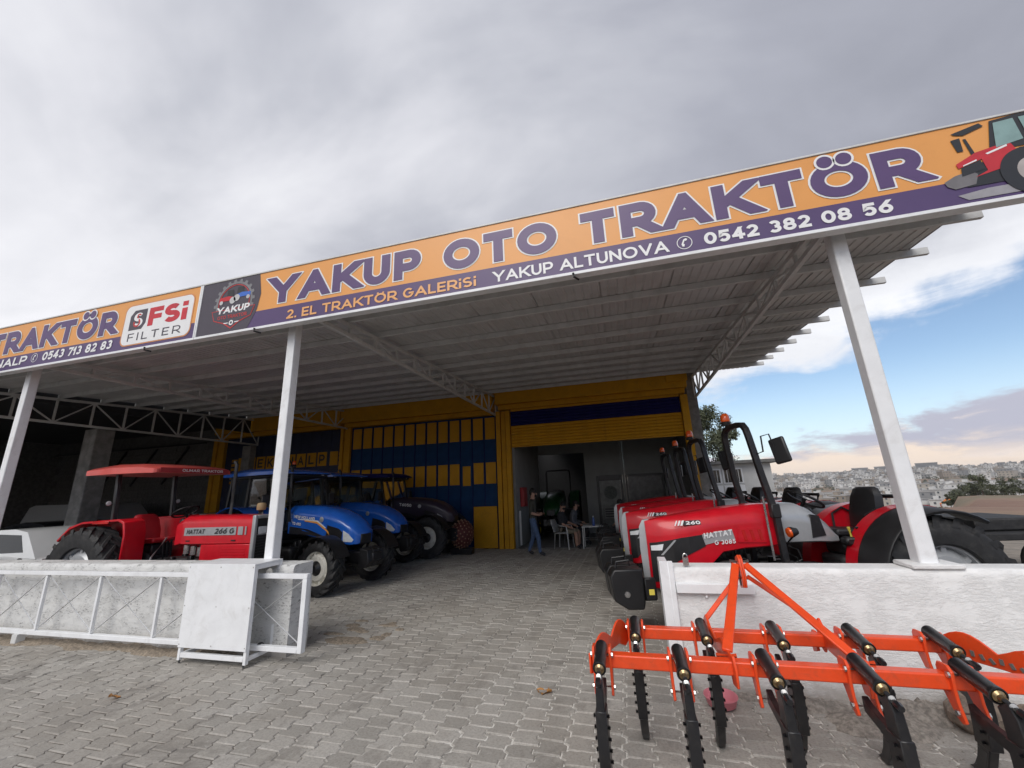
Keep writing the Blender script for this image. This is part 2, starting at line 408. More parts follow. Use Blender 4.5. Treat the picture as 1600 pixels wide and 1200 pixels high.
def lettering(name, s, h, matname, parent, origin, xdir=(1,0,0), zdir=(0,0,1), width=None, th=.22, grow=0.0, gap=.12, space=.42, shear=0.0, off=0.0, step=.00025, wide=1.0, split=False):
    """flat print: origin = lower left corner, h = cap height, fitted to `width` when given; print lies `off` in front of its panel"""
    polys, w = letter_polys(s, th, grow, gap, space, wide)
    kx = (width/w if width else h); xd = Vector(xdir).normalized(); zd = Vector(zdir).normalized(); nd = xd.cross(zd).normalized()
    o = Vector(origin); groups = {}
    for pl, lay, ci in polys:
        d = off + (lay % 7)*step
        groups.setdefault(ci if split else 0, []).append([o + xd*(p[0]*kx + p[1]*h*shear) + zd*(p[1]*h) + nd*d for p in pl])
    root = None
    if split:
        root = bpy.data.objects.new(name, None); COL.objects.link(root); root.parent = parent; root.empty_display_size = .1
    for g in groups.values():
        mb = MB()
        for pts in g: mb.add(pts, [tuple(range(len(pts)))])
        ob = mb.build('letter' if split else name, matname, root or parent, smooth=0)
    return root or ob
# ================================================================== THE SETTING
# ------------------------------------------------------------------ terrain: yard plateau, field, valley, town slope
def lerp_tab(x, tab):
    if x <= tab[0][0]: return tab[0][1]
    for (a, b), (c, d) in zip(tab, tab[1:]):
        if x <= c:
            k = (x-a)/(c-a); k = k*k*(3-2*k) if b != d else k; return b+(d-b)*k
    return tab[-1][1]
TAB = [(26, -.06), (60, -3.0), (112, -3.1), (170, -9.0), (330, -21), (470, -19.5)]
def terrain_h(x, y):
    r = math.hypot(x, y-6)
    if r <= 470: h = lerp_tab(r, TAB)
    else:
        a = math.degrees(math.atan2(x, y))
        top = 9.5 + 3.2*sin(R(a)*5+.6) + 2.4*sin(R(a)*13) + 3.5*max(0, sin(R(a-33)*4))
        k = min((r-470)/1030, 1)
        h = -19.5 + (top+19.5)*(k**.95)
        if r > 1500: h = top - (r-1500)*.03
    a_ = math.degrees(math.atan2(x, y))
    if 28 < r < 200 and a_ < 31.5: h -= 9.0*min(1, (31.5-a_)/2.5)*min(1, (r-28)/30)*max(0, min(1, (200-r)/80))
    if r > 34: h += min((r-34)/60, 1)*(mnoise.noise((x*.011, y*.011, 0))*.9) + min(max(r-300, 0)/300, 1)*mnoise.noise((x*.004, y*.004, 3))*3.0
    return h
def build_terrain():
    rad = [0, 12, 20, 24, 27, 30, 34, 38, 43, 49, 56, 64, 74, 86, 98, 108, 116, 126, 140, 160, 185, 215, 250, 290, 340, 390, 440, 490, 540, 600, 670, 750, 830, 920, 1010, 1100, 1200, 1300, 1400, 1480, 1540, 1650, 1850]
    n = 240; vs = [(0, 6, -.06)]; fs = []
    for r in rad[1:]:
        for j in range(n):
            a = 2*PI*j/n; x, y = r*sin(a), 6+r*cos(a); vs.append((x, y, terrain_h(x, y)))
    for j in range(n): fs.append((0, 1+(j+1) % n, 1+j))
    for i in range(len(rad)-2):
        for j in range(n):
            a = 1+i*n+j; b = 1+i*n+(j+1) % n; fs.append((a, b, b+n, a+n))
    m = bpy.data.materials.new('dry_ground'); m.use_nodes = True; t = NT(m.node_tree); b = t.n['Principled BSDF']
    pos = t.new('ShaderNodeNewGeometry').outputs['Position']
    n1 = t.noise(pos, .05, 8, .62); n2 = t.noise(pos, .9, 6, .6); n3 = t.noise(pos, .012, 6, .6)
    c = t.ramp(n1, (.34, (.20, .115, .08)), (.48, (.235, .155, .105)), (.6, (.20, .155, .10)), (.7, (.12, .115, .065)))
    c = t.mix(t.math('MULTIPLY', t.smooth(n2, .45, .7), .4), c, (.16, .10, .07))
    c = t.mix(t.math('MULTIPLY', t.smooth(n3, .5, .62), .6), c, (.12, .13, .085))
    t.put(b.inputs['Base Color'], c); b.inputs['Roughness'].default_value = .95
    me = bpy.data.meshes.new('terrain'); me.from_pydata(vs, [], fs); me.materials.append(m)
    me.polygons.foreach_set('use_smooth', [True]*len(fs)); fixn(me)
    link('terrain', me, kind='structure')
build_terrain()

# ------------------------------------------------------------------ paved yard: interlocking pavers on a sand bed
def paver_material():
    m = bpy.data.materials.new('paver_concrete'); m.use_nodes = True; t = NT(m.node_tree); b = t.n['Principled BSDF']
    pos = t.new('ShaderNodeNewGeometry').outputs['Position']
    rnd = t.new('ShaderNodeObjectInfo').outputs['Random']
    att = t.new('ShaderNodeAttribute', attribute_name='tone').outputs['Fac']
    v = t.math('FRACT', t.math('ADD', rnd, att))
    big = t.noise(pos, .55, 6, .6, .3); mid = t.noise(pos, 2.6, 7, .65, .4); fine = t.noise(pos, 55, 5, .7); grit = t.noise(pos, 210, 3, .7)
    c = t.ramp(v, (0, (.315, .296, .266)), (.5, (.38, .358, .324)), (1, (.435, .412, .376)))
    c = t.mix(t.math('MULTIPLY', t.smooth(big, .42, .62), .5), c, (.285, .255, .218))
    c = t.mix(t.math('MULTIPLY', t.smooth(mid, .5, .68), .55), c, (.44, .415, .37))
    c = t.mix(t.math('MULTIPLY', t.smooth(t.noise(pos, 1.3, 7, .7, .8), .54, .66), .6), c, (.165, .15, .135))
    c = t.mix(t.math('MULTIPLY', t.smooth(t.noise(t.vmath('MULTIPLY', pos, (1.0, .45, 1.0)), 3.4, 8, .74, .5), .53, .64), .5), c, (.22, .20, .178))
    c = t.mix(t.math('MULTIPLY', t.smooth(t.noise(pos, 7.5, 7, .75, .3), .57, .66), .45), c, (.49, .465, .425))
    c = t.mix(t.math('MULTIPLY', t.smooth(fine, .42, .66), .38), c, (.14, .13, .115))
    c = t.mix(t.math('MULTIPLY', t.smooth(grit, .6, .72), .4), c, (.44, .42, .38))
    t.put(b.inputs['Base Color'], c); t.put(b.inputs['Roughness'], t.math('MULTIPLY_ADD', mid, .25, .62))
    bn = t.new('ShaderNodeBump', {'Height': t.math('MULTIPLY_ADD', fine, .7, t.math('MULTIPLY', grit, .4))}); bn.inputs['Strength'].default_value = .35; bn.inputs['Distance'].default_value = .006
    t.l.new(bn.outputs[0], b.inputs['Normal'])
    return m
def sand_material():
    m = bpy.data.materials.new('joint_sand'); m.use_nodes = True; t = NT(m.node_tree); b = t.n['Principled BSDF']
    pos = t.new('ShaderNodeNewGeometry').outputs['Position']
    sx = t.new('ShaderNodeSeparateXYZ', {0: pos}).outputs
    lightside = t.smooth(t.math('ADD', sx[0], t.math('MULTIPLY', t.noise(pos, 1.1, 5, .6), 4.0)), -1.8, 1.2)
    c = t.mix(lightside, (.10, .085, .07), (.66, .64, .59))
    c = t.mix(t.math('MULTIPLY', t.smooth(t.noise(pos, 18, 5, .7), .46, .64), .75), c, (.09, .08, .07))
    t.put(b.inputs['Base Color'], c); b.inputs['Roughness'].default_value = .97
    return m
PX, PL, ZA = .20, .166, .016
X0, X1, Y0, Y1 = -12.6, 5.0, .2, 13.1
def zig(y):
    k = (y/PL) % 1.0
    if k < .30: return ZA
    if k < .42: return ZA - 2*ZA*(k-.30)/.12
    if k < .80: return -ZA
    if k < .92: return -ZA + 2*ZA*(k-.80)/.12
    return ZA
BR = (0.0, .30, .42, .80, .92)
def paver_outline(ph):
    ys = [0.0] + sorted(b for b in (((br-ph) % 1.0) for br in BR if br > 0) if .02 < b < .98) + [1.0]
    g = .0042; yy = [g/PL] + ys[1:-1] + [1-g/PL]
    Rt = [(PX + zig((k+ph)*PL) - g, k*PL) for k in yy]; Lf = [(zig((k+ph)*PL) + g, k*PL) for k in yy]
    return Rt + Lf[::-1]
def paver_geo(ol, top=0.0, tilt=(0, 0)):
    n = len(ol); cx = sum(p[0] for p in ol)/n; cy = sum(p[1] for p in ol)/n
    def z(p, d): return top - d + (p[0]-cx)*tilt[0] + (p[1]-cy)*tilt[1]
    ins = [(cx+(p[0]-cx)*.93, cy+(p[1]-cy)*.92) for p in ol]
    vs = [(p[0], p[1], z(p, 0)) for p in ins] + [(p[0], p[1], z(p, .007)) for p in ol] + [(p[0], p[1], z(p, .03)) for p in ol]
    fs = [tuple(range(n))] + [(n+i, n+(i+1) % n, (i+1) % n, i) for i in range(n)] + [(2*n+i, 2*n+(i+1) % n, n+(i+1) % n, n+i) for i in range(n)]
    return vs, fs
def build_yard():
    pm = paver_material()
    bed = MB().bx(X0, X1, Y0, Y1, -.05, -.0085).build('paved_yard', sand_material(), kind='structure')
    outl = {ph: paver_outline(ph) for ph in (0.0, .5)}
    pts = []
    nx = int((X1-X0)/PX); ny = int((Y1-Y0)/PL)
    for i in range(nx):
        ph = 0.0 if i % 2 == 0 else .5
        for j in range(ny):
            x = X0 + i*PX; k = math.floor(Y0/PL) + j + ph; y = k*PL
            if y < Y0+.02 or y + PL > Y1: continue
            if 4.40 < y < 4.62 and (x < -4.0 or x > .12): continue
            pts.append((x, y, ph))
    def screen(x, y):
        d = Vector((x+.1, y+.08, -1.75)); w = d.dot(_F)
        if w <= .1: return None
        u, v = 800+630.3*d.dot(_R)/w, 600-630.3*d.dot(_U)/w
        return (u, v, w) if -20 < u < 1620 and v < 1215 else None
    vis = [(s[2], i) for i, (x, y, ph) in enumerate(pts) for s in [screen(x, y)] if s]
    near = set(i for _, i in sorted(vis)[:300])
    me = {}
    for ph in (0.0, .5):
        for k in range(4):
            vs, fs = paver_geo(outl[ph], -.0012*k, (rng.uniform(-.03, .03), rng.uniform(-.03, .03)))
            m_ = bpy.data.meshes.new('paver'); m_.from_pydata(vs, [], fs); m_.materials.append(pm)
            at = m_.attributes.new('tone', 'FLOAT', 'FACE'); at.data.foreach_set('value', [0.0]*len(fs)); me[ph, k] = m_
    V = []; Fc = []; T = []
    for i, (x, y, ph) in enumerate(pts):
        if i in near:
            link('paver', me[ph, rng.randrange(4)], bed, loc=(x, y, 0)); continue
        vs, fs = paver_geo(outl[ph], rng.uniform(-.0045, .002), (rng.uniform(-.03, .03), rng.uniform(-.03, .03)))
        o = len(V); V += [(a+x, b+y, c) for a, b, c in vs]; Fc += [tuple(q+o for q in f) for f in fs]; T += [rng.random()]*len(fs)
    m_ = bpy.data.meshes.new('pavers'); m_.from_pydata(V, [], Fc); m_.materials.append(pm)
    at = m_.attributes.new('tone', 'FLOAT', 'FACE'); at.data.foreach_set('value', T)
    link('pavers', m_, bed, kind='stuff')
build_yard()
MB().bx(-26, 30, -14, .2, -.07, -.004).build('road', mat('asphalt', (.055, .054, .052), .9, var=.2, scale=2, bump=.3, bscale=80), kind='structure')
apron = mat('yard_concrete', (.23, .215, .195), .88, var=.15, scale=1.5, bump=.3, bscale=40, dirt=(.12, .105, .09), dirt_amt=.6, dirt_scale=1.2)
MB().bx(-26, -12.6, .2, 13.1, -.07, -.004).build('concrete_apron', apron, kind='structure')
MB().bx(5.0, 14, .2, 22, -.07, -.006).bx(2.36, 5.0, 13.1, 22, -.07, -.006).build('side_yard', mat('gravel_dirt', (.24, .21, .175), .95, var=.25, scale=3, bump=.5, bscale=50, dirt=(.13, .11, .09), dirt_amt=.5), kind='structure')

# ------------------------------------------------------------------ whitewashed walls
def plaster(name, col, dirt, amt, bs):
    m = bpy.data.materials.new(name); m.use_nodes = True; t = NT(m.node_tree); b = t.n['Principled BSDF']
    tc = t.new('ShaderNodeTexCoord').outputs['Object']
    big = t.noise(tc, 1.7, 6, .6); med = t.noise(t.vmath('MULTIPLY', tc, (1.0, 1.0, 1.6)), 4.2, 9, .70, .15); fine = t.noise(t.vmath('MULTIPLY', tc, (1.0, 1.0, 3.0)), 17, 9, .74, .35)
    sz = t.new('ShaderNodeSeparateXYZ', {0: tc}).outputs[2]
    scr = t.math('MULTIPLY', t.smooth(fine, .50, .60), t.smooth(med, .45, .58))
    c = t.mix(t.math('MULTIPLY', scr, min(1.0, amt*1.3)), col, dirt)
    c = t.mix(t.math('MULTIPLY', t.smooth(big, .45, .68), amt*.55), c, tuple(x*.78 for x in col))
    low = t.math('SUBTRACT', 1.0, t.smooth(t.math('ADD', sz, t.math('MULTIPLY', t.math('SUBTRACT', med, .5), .45)), -.02, .16))
    c = t.mix(t.math('MULTIPLY', low, .7), c, (.27, .23, .19))
    t.put(b.inputs['Base Color'], c); b.inputs['Roughness'].default_value = .85
    h = t.math('ADD', t.math('MULTIPLY', med, .35), t.math('MULTIPLY', t.math('MULTIPLY', t.smooth(fine, .38, .56), t.smooth(med, .40, .56)), .35))
    bn = t.new('ShaderNodeBump', {'Height': h}); bn.inputs['Strength'].default_value = .55; bn.inputs['Distance'].default_value = bs
    t.l.new(bn.outputs[0], b.inputs['Normal'])
    return m
WHITEWASH = plaster('whitewash', (.80, .795, .785), (.52, .49, .46), .22, .018)
GREYWASH = plaster('worn_whitewash', (.66, .66, .645), (.24, .235, .23), .8, .020)
def rough_wall(name, x0, x1, y0, y1, h, m, seed, parent=None):
    """a plastered wall: front and top as displaced grids, closed into one solid"""
    nx = max(2, int((x1-x0)/.045)); nz = int(h/.045); ny = 5
    def P(x, y, z, n):
        d = mnoise.noise((x*3+seed, z*4, seed))*.008 + mnoise.noise((x*13, z*17+seed, y*9))*.0025
        e = mnoise.noise((x*2.2+seed, 0, 5))*.012
        return (x, y+(d if n == 0 else 0), z+(e+d if z > h*.9 else 0))
    mb = MB(); sec = []
    for i in range(nx+1):
        x = x0+(x1-x0)*i/nx
        ring = [P(x, y0, h*k/nz - .0, 0) for k in range(nz)] + [P(x, y0+.012, h-.012, 0)] + [P(x, y0+.03+(y1-y0-.03)*k/ny, h, 1) for k in range(ny)] + [(x, y1, h), (x, y1, -.05), (x, y0, -.05)]
        sec.append(ring)
    mb.loft(sec, True)
    return mb.build(name, m, parent, smooth=55)
wr = thing('boundary_wall', 'white plastered low wall behind the orange cultivator, under the right post', 'wall', (1.6, 4.37, 0))
o = rough_wall('wall_body', .30-1.6, 6.2-1.6, 0, .27, .985, WHITEWASH, 2.0, wr)
MB().bx(.62, .98, -.012, .26, .985, 1.022).build('coping', WHITEWASH, wr, bevel=.008)
MB().bx(-1.375, -1.30, -.035, .24, -.02, 1.045).bx(-1.30, -1.255, -.035, .01, -.02, 1.045).build('end_channel', 'white_paint', wr, bevel=.004)
MB().bx(-1.25, -.60, -.06, .002, .78, .86).build('latch_rail', 'white_paint', wr, bevel=.004)
mb = MB(); [mb.tube([(x, -.03, .775), (x, -.03, .745)], .009, 8) for x in (-1.0, -.76)]; mb.build('bolt', 'white_paint', wr)
mb = MB(); mb.tube([(-1.13+.02*cos(a), .03, 1.07+.035*sin(a)) for a in [PI*k/8 for k in range(9)]], .006, 6); mb.bx(-1.155, -1.105, .024, .038, 1.0, 1.07); mb.build('hasp', 'steel', wr)
mb = MB(); mb.bx(-1.30, -1.22, -.05, -.03, .0, .14); mb.build('foot_plate', 'white_paint', wr, bevel=.003)
wl = thing('boundary_wall', 'grey weathered low wall behind the white sliding gate', 'wall', (-8, 4.40, 0))
rough_wall('wall_body', -6.0, 4.02, 0, .32, .985, GREYWASH, 9.0, wl)
# dirt swept against the wall foot
def heap(name, pts, col, seed, label=None):
    m = mat(name, col, .95, var=.35, scale=30, bump=.8, bscale=60, dirt=tuple(c*.5 for c in col), dirt_amt=.6, dirt_scale=14)
    mb = MB()
    for (x, y, rx, ry, h) in pts:
        n, k = 22, 6; vs = [(x, y, h*(1+.3*mnoise.noise((x*9, y*9, seed))))]; fs = []
        for a in range(1, k+1):
            for j in range(n):
                th = 2*PI*j/n; f = a/k; rr = 1+.28*mnoise.noise((cos(th)*1.6+x*3, sin(th)*1.6+y*3, seed))
                px, py = x+rx*f*rr*cos(th), y+ry*f*rr*sin(th)
                vs.append((px, py, max(h*(1-f*f)*(1+.7*mnoise.noise((px*22, py*22, seed))), 0) + (.004 if a < k else -.004)))
        fs = [(0, 1+j, 1+(j+1) % n) for j in range(n)] + [(1+a*n+j, 1+(a+1)*n+j, 1+(a+1)*n+(j+1) % n, 1+a*n+(j+1) % n) for a in range(k-1) for j in range(n)]
        mb.add(vs, fs)
    return mb.build(name, m, kind='stuff', smooth=60)
heap('dirt_drift', [(-9.2+i*.42, 4.32+.05*sin(i*2.1), .34, .13, .035) for i in range(11)] + [(-3.62, 5.0, .34, .13, .012)] + [(-3.55+.42*sin(k*2.4), 5.05+.07*k, .07+.04*(k % 3), .05+.03*(k % 2), .012) for k in range(11)], (.26, .215, .165), 1)
heap('mortar_spill', [(1.60, 4.02, .34, .20, .055), (1.25, 4.22, .30, .10, .05), (.75, 4.28, .3, .07, .03), (1.95, 4.2, .35, .14, .09)], (.30, .27, .235), 4)
def boulder(x, y, s, seed, label):
    mb = MB(); rr = random.Random(seed); 
    mb.ball((0, 0, s*.32), (s, s*.62, s*.5), 10, 7)
    mb.v = [tuple(Vector(v)*(1+.22*mnoise.noise(Vector(v)*(2.2/s)+Vector((seed, 0, 0))))) for v in mb.v]
    mb.build('stone', mat('rough_stone', (.21, .165, .13), .9, var=.3, scale=16, bump=.8, bscale=30), loc=(x, y, 0), rot=(0, 0, rr.uniform(0, 3)), smooth=30, label=label, cat='stone', group='stones at the foot of the white wall')
boulder(2.25, 4.12, .26, 3, 'large brown stone at the right end of the white wall foot')
boulder(2.60, 4.05, .20, 5, 'smaller brown stone beside the large stone by the white wall')

# ------------------------------------------------------------------ sliding gate and its housing
gt = thing('sliding_gate', 'white sliding gate with cross rods, pulled open along the wall', 'gate', (-3.60, 4.22, 0))
mb = MB(); mb.bx(-6.6, 0, -.03, .03, .872, .925); gt_top = mb.build('top_rail', 'white_paint', gt, bevel=.004)
MB().bx(-6.6, -.062, -.03, .03, .125, .178).build('bottom_rail', 'white_paint', gt, bevel=.004)
MB().bx(-.06, 0, -.032, .032, .125, .871).build('end_stile', 'white_paint', gt, bevel=.004)
post = None
gx = [-6.4, -5.38, -4.36, -3.30, -2.22, -1.15]
for x in gx:
    if post is None: post = MB().bx(-.018, .018, -.018, .018, .179, .871).build('upright', 'white_paint', gt, bevel=.003, loc=(x, 0, 0))
    else: again(post, gt, loc=(x, 0, 0))
gx2 = gx + [-.03]
for a, b in zip(gx2, gx2[1:]):
    MB().tube([(a+.02, -.008, .19), (b-.02, -.008, .86)], .007, 6).build('cross_rod', 'white_paint', gt)
    MB().tube([(a+.02, .012, .86), (b-.02, .012, .19)], .007, 6).build('cross_rod', 'white_paint', gt)
MB().bx(-4.72, -4.62, -.05, .05, 0, .124).build('foot_stand', 'grey_paint', gt, bevel=.004)
gb = thing('gate_housing', 'white steel box housing that guides the sliding gate', 'gate box', (-4.68, 4.05, 0))
MB().bx(-.49, .49, -.012, 0, .165, 1.055).build('front_panel', 'white_paint', gb, bevel=.002)
MB().bx(-.49, .49, 0, .39, 1.035, 1.053).build('top_panel', 'white_paint', gb, bevel=.002)
mb = MB()
for x in (-.47, .47):
    mb.bx(x-.02, x+.02, 0, .04, .03, 1.034); mb.bx(x-.02, x+.02, .35, .39, .03, 1.034)
    mb.bx(x-.02, x+.02, .041, .349, .99, 1.034); mb.bx(x-.02, x+.02, .041, .349, .06, .10)
mb.bx(-.449, .449, 0, .04, .06, .11); mb.bx(-.449, .449, .35, .39, .06, .11)
mb.build('frame', 'white_paint', gb, bevel=.003)
mb = MB(); mb.lathe([(.0, -.02), (.045, -.02), (.05, 0), (.045, .02), (0, .02)], (.47, .2, .93), (1, 0, 0), 16); mb.build('guide_roller', 'steel', gb)
mb = MB(); mb.lathe([(.0, -.02), (.04, -.02), (.045, 0), (.04, .02), (0, .02)], (.47, .2, .15), (1, 0, 0), 16); mb.build('guide_roller', 'iron', gb)
for x in (-.47, .45): MB().tube([(x, .02, .029), (x, .02, 0)], .012, 8).build('foot', 'iron', gb)
mb = MB(); [mb.lathe([(0, 0), (.007, 0), (.006, .004), (0, .005)], (x, -.012, z), (0, -1, 0), 8) for x in (-.47, 0, .47) for z in (.2, .6, 1.02)]; mb.build('rivets', 'steel', gb, kind='stuff')

# ------------------------------------------------------------------ canopy
cp = thing('canopy', 'grey steel canopy roof on white posts over the tractor yard', 'canopy', (0, 0, 0))
def zp(y): return 4.44 + .06*(y-4.87)
def roof_panel(w):
    mb = MB(); prof = []; n = 8; p = w/n
    for k in range(n): prof += [(k*p+.0, 0), (k*p+p*.62, 0), (k*p+p*.70, .012), (k*p+p*.92, .012)]
    prof += [(w-.012, 0), (w-.012, .02), (w, .02)]
    a, b = 4.28, 13.05
    lo = [[(x, y, zp(y)+.105+z) for x, z in prof] for y in (a, b)]; hi = [[(x, y, zp(y)+.15) for x, z in prof] for y in (a, b)]
    k = len(prof); vs = lo[0]+lo[1]+hi[0]+hi[1]
    fs = [(i, i+1, k+i+1, k+i) for i in range(k-1)] + [(2*k+i, 3*k+i, 3*k+i+1, 2*k+i+1) for i in range(k-1)]
    fs += [(0, k, 3*k, 2*k), (k-1, 3*k-1, 4*k-1, 2*k-1)] + [(i, 2*k+i, 2*k+i+1, i+1) for i in range(k-1)] + [(k+i, k+i+1, 3*k+i+1, 3*k+i) for i in range(k-1)]
    mb.add(vs, fs); return mb
rp = None
for i in range(18):
    x = -14.05 + i*1.0
    if rp is None: rp = roof_panel(1.0).build('roof_sheet', 'sheet', cp, smooth=0, loc=(x, 0, 0))
    else: again(rp, cp, loc=(x, 0, 0))
PY = [4.40, 5.12, 5.95, 6.85, 7.75, 8.6, 9.4, 10.15, 10.9, 11.65, 12.4]
pur = None
for k, y in enumerate(PY):
    if pur is None: pur = MB().bx(-14.1, 4.12, -.025, .025, 0, .10).build('purlin', 'grey_paint', cp, bevel=.004, loc=(0, y, zp(y)))
    else: again(pur, cp, loc=(0, y, zp(y)))
def truss(x, y0, y1, zl, panels):
    tr = MB().bar((x, y0, zl), (x, y1, zl), .06, .06).build('truss', 'grey_paint', cp, bevel=.004)
    MB().bar((x, y0, zp(y0)-.032), (x, y1, zp(y1)-.032), .06, .06).build('top_chord', 'grey_paint', tr, bevel=.004)
    n = panels; ys = [y0+.03+(y1-y0-.06)*(k/n) for k in range(n+1)]
    for k, y in enumerate(ys):
        if zp(y)-.062-(zl+.03) > .03: MB().bx(x-.02, x+.02, y-.02, y+.02, zl+.031, zp(y)-.063).build('web_post', 'grey_paint', tr)
    for k in range(n):
        a, b = ys[k], ys[k+1]
        if zp(a)-zl < .2: continue
        p, q = ((x, a+.03, zl+.03), (x, b-.03, zp(b)-.07)) if k % 2 else ((x, a+.03, zp(a)-.07), (x, b-.03, zl+.03))
        MB().bar(p, q, .03, .03, up=(1, 0, 0)).build('web_brace', 'grey_paint', tr)
truss(2.30, 4.45, 13.0, 4.25, 12); truss(-4.02, 4.45, 13.0, 4.25, 12); truss(-9.85, 4.45, 13.0, 4.25, 12); truss(-14.0, 4.45, 13.0, 3.92, 11)
for x, w, z0 in ((2.385, .135, .985), (-4.42, .13, .975), (-10.10, .135, .975)):
    p = MB().bx(x-w/2, x+w/2, 4.50-w/2, 4.50+w/2, z0, 4.36).build('post', 'white_paint', cp, bevel=.012, seg=2)
    MB().bx(x-.085, x+.085, 4.415, 4.585, z0-.02, z0+.008).build('base_plate', 'white_paint', p)
MB().bx(-14.05, 4.0, 4.40, 4.46, 4.36, 4.438).build('front_beam', 'grey_paint', cp, bevel=.004)

# ------------------------------------------------------------------ signboards
SY = 4.20
sign_orange = mat('sign_orange', (.76, .335, .085), .42, var=.03, scale=1.2, dirt=(.6, .25, .06), dirt_amt=.25, dirt_scale=2)
sign_purple = mat('sign_purple', (.085, .050, .145), .42, var=.05, scale=1.5)
sign_dark = mat('sign_charcoal', (.060, .050, .068), .42, var=.05)
sign_white = mat('sign_white', (.80, .80, .80), .42, var=.02)
sign_text = mat('sign_lettering', (.095, .052, .155), .42, var=.04)
XD, ZD = (1, 0, 0), (0, 0, 1)
def ellipse_disc(mb, cx, cz, rx, rz, d, n=40): mb.add([(cx+rx*cos(2*PI*k/n), SY-d, cz+rz*sin(2*PI*k/n)) for k in range(n)], [tuple(range(n))])
def ring(mb, cx, cz, r0, r1, d, n=32, a0=0, a1=360):
    vs = []; 
    for k in range(n+1):
        a = R(a0+(a1-a0)*k/n); vs += [(cx+r0*cos(a), SY-d, cz+r0*sin(a)), (cx+r1*cos(a), SY-d, cz+r1*sin(a))]
    mb.add(vs, [(2*k, 2*k+1, 2*k+3, 2*k+2) for k in range(n)])
def flat(mb, poly, d): mb.add([(x, SY-d, z) for x, z in poly], [tuple(range(len(poly)))])
def sign_board(x0, x1, label):
    s = thing('signboard', label, 'sign', ((x0+x1)/2, SY, 4.55)); sx, sz = (x0+x1)/2, 4.55
    def sub(o): o.location = (-sx, -SY, -sz); return o
    sub(MB().bx(x0+.028, x1-.028, SY+.004, SY+.09, 4.138, 4.985).build('panel', 'white_plastic', s))
    mb = MB().bx(x0, x1, SY-.012, SY+.10, 4.10, 4.137).bx(x0, x0+.027, SY-.012, SY+.10, 4.138, 4.985).bx(x1-.027, x1, SY-.012, SY+.10, 4.138, 4.985)
    sub(mb.build('frame', 'white_paint', s, bevel=.003))
    sub(MB().bx(x0, x1, SY-.012, SY+.10, 4.986, 5.01).build('top_edge', 'grey_paint', s, bevel=.003))
    for k in range(3):
        xx = x0+(x1-x0)*(.1+.4*k); sub(MB().tube([(xx, SY-.02, 4.115), (xx, SY-.02, 4.07), (xx+.05, SY+.05, 4.06)], .013, 6).build('cable_clip', 'black', s))
    return s, sub
def big_word(s, sub, w, x0, x1, z0=4.452, h=.415):
    sub(lettering('word_outline', w, h, sign_white, s, (x0, SY, z0), width=x1-x0, th=.27, grow=.042, gap=.13, off=.004, step=.0002, split=True))
    sub(lettering('word', w, h, sign_text, s, (x0, SY, z0), width=x1-x0, th=.27, gap=.13, off=.009, step=.0002, split=True))
    if 'Ö' in w:
        k = (x1-x0)/letter_polys(w, .27, 0, .13)[1]
        for dx_, dz_ in list(DOTS):
            mb = MB(); ellipse_disc(mb, x0+dx_*k, z0+dz_*h, .092*h/.415, .092*h/.415, .0118, 20); sub(mb.build('dot_outline', sign_white, s, smooth=0))
            mb = MB(); ellipse_disc(mb, x0+dx_*k, z0+dz_*h, .070*h/.415, .070*h/.415, .0135, 20); sub(mb.build('dot', sign_text, s, smooth=0))
def phone(s, sub, cx, cz, r):
    mb = MB(); ring(mb, cx, cz, r*.9, r, .006); 
    mb.add([(cx+x*r, SY-.0065, cz+z*r) for x, z in [(-.35, -.55), (-.1, -.6), (.0, -.25), (-.16, -.15), (.05, .3), (.22, .22), (.42, .5), (.2, .65), (-.1, .5), (-.42, -.2)]], [tuple(range(10))])
    sub(mb.build('phone_symbol', sign_white, s, smooth=0))
# right, main board
s, sub = sign_board(-5.945, 5.3, 'long orange and purple main sign, the right-hand of the two boards on the canopy')
mb = MB(); flat(mb, [(-5.915, 4.385), (5.27, 4.385), (5.27, 4.984), (-5.915, 4.984)], .0); sub(mb.build('orange_field', sign_orange, s, smooth=0))
mb = MB(); flat(mb, [(-5.915, 4.14), (5.27, 4.14), (5.27, 4.385), (-5.915, 4.385)], .0); sub(mb.build('purple_band', sign_purple, s, smooth=0))
mb = MB(); flat(mb, [(-5.915, 4.14), (-4.98, 4.14), (-4.84, 4.42), (-4.80, 4.66), (-4.86, 4.984), (-5.915, 4.984)], .003); sub(mb.build('dark_field', sign_dark, s, smooth=0))
big_word(s, sub, 'YAKUP', -4.64, -2.25); big_word(s, sub, 'OTO', -1.93, -.48); big_word(s, sub, 'TRAKTÖR', -.19, 3.10)
sub(lettering('small_line', '2. EL TRAKTÖR GALERiSi', .135, mat('sign_orange_print', (.80, .40, .15), .42, var=.02), s, (-4.30, SY, 4.178), width=2.80, th=.19, off=.005, split=True))
sub(lettering('small_line', 'YAKUP ALTUNOVA', .142, sign_white, s, (-1.28, SY, 4.180), width=2.0, th=.19, off=.005, split=True))
sub(lettering('phone_number', '0542 382 08 56', .142, sign_white, s, (1.08, SY, 4.185), width=1.68, th=.23, off=.005, gap=.10, space=.5, split=True))
phone(s, sub, .885, 4.255, .078)
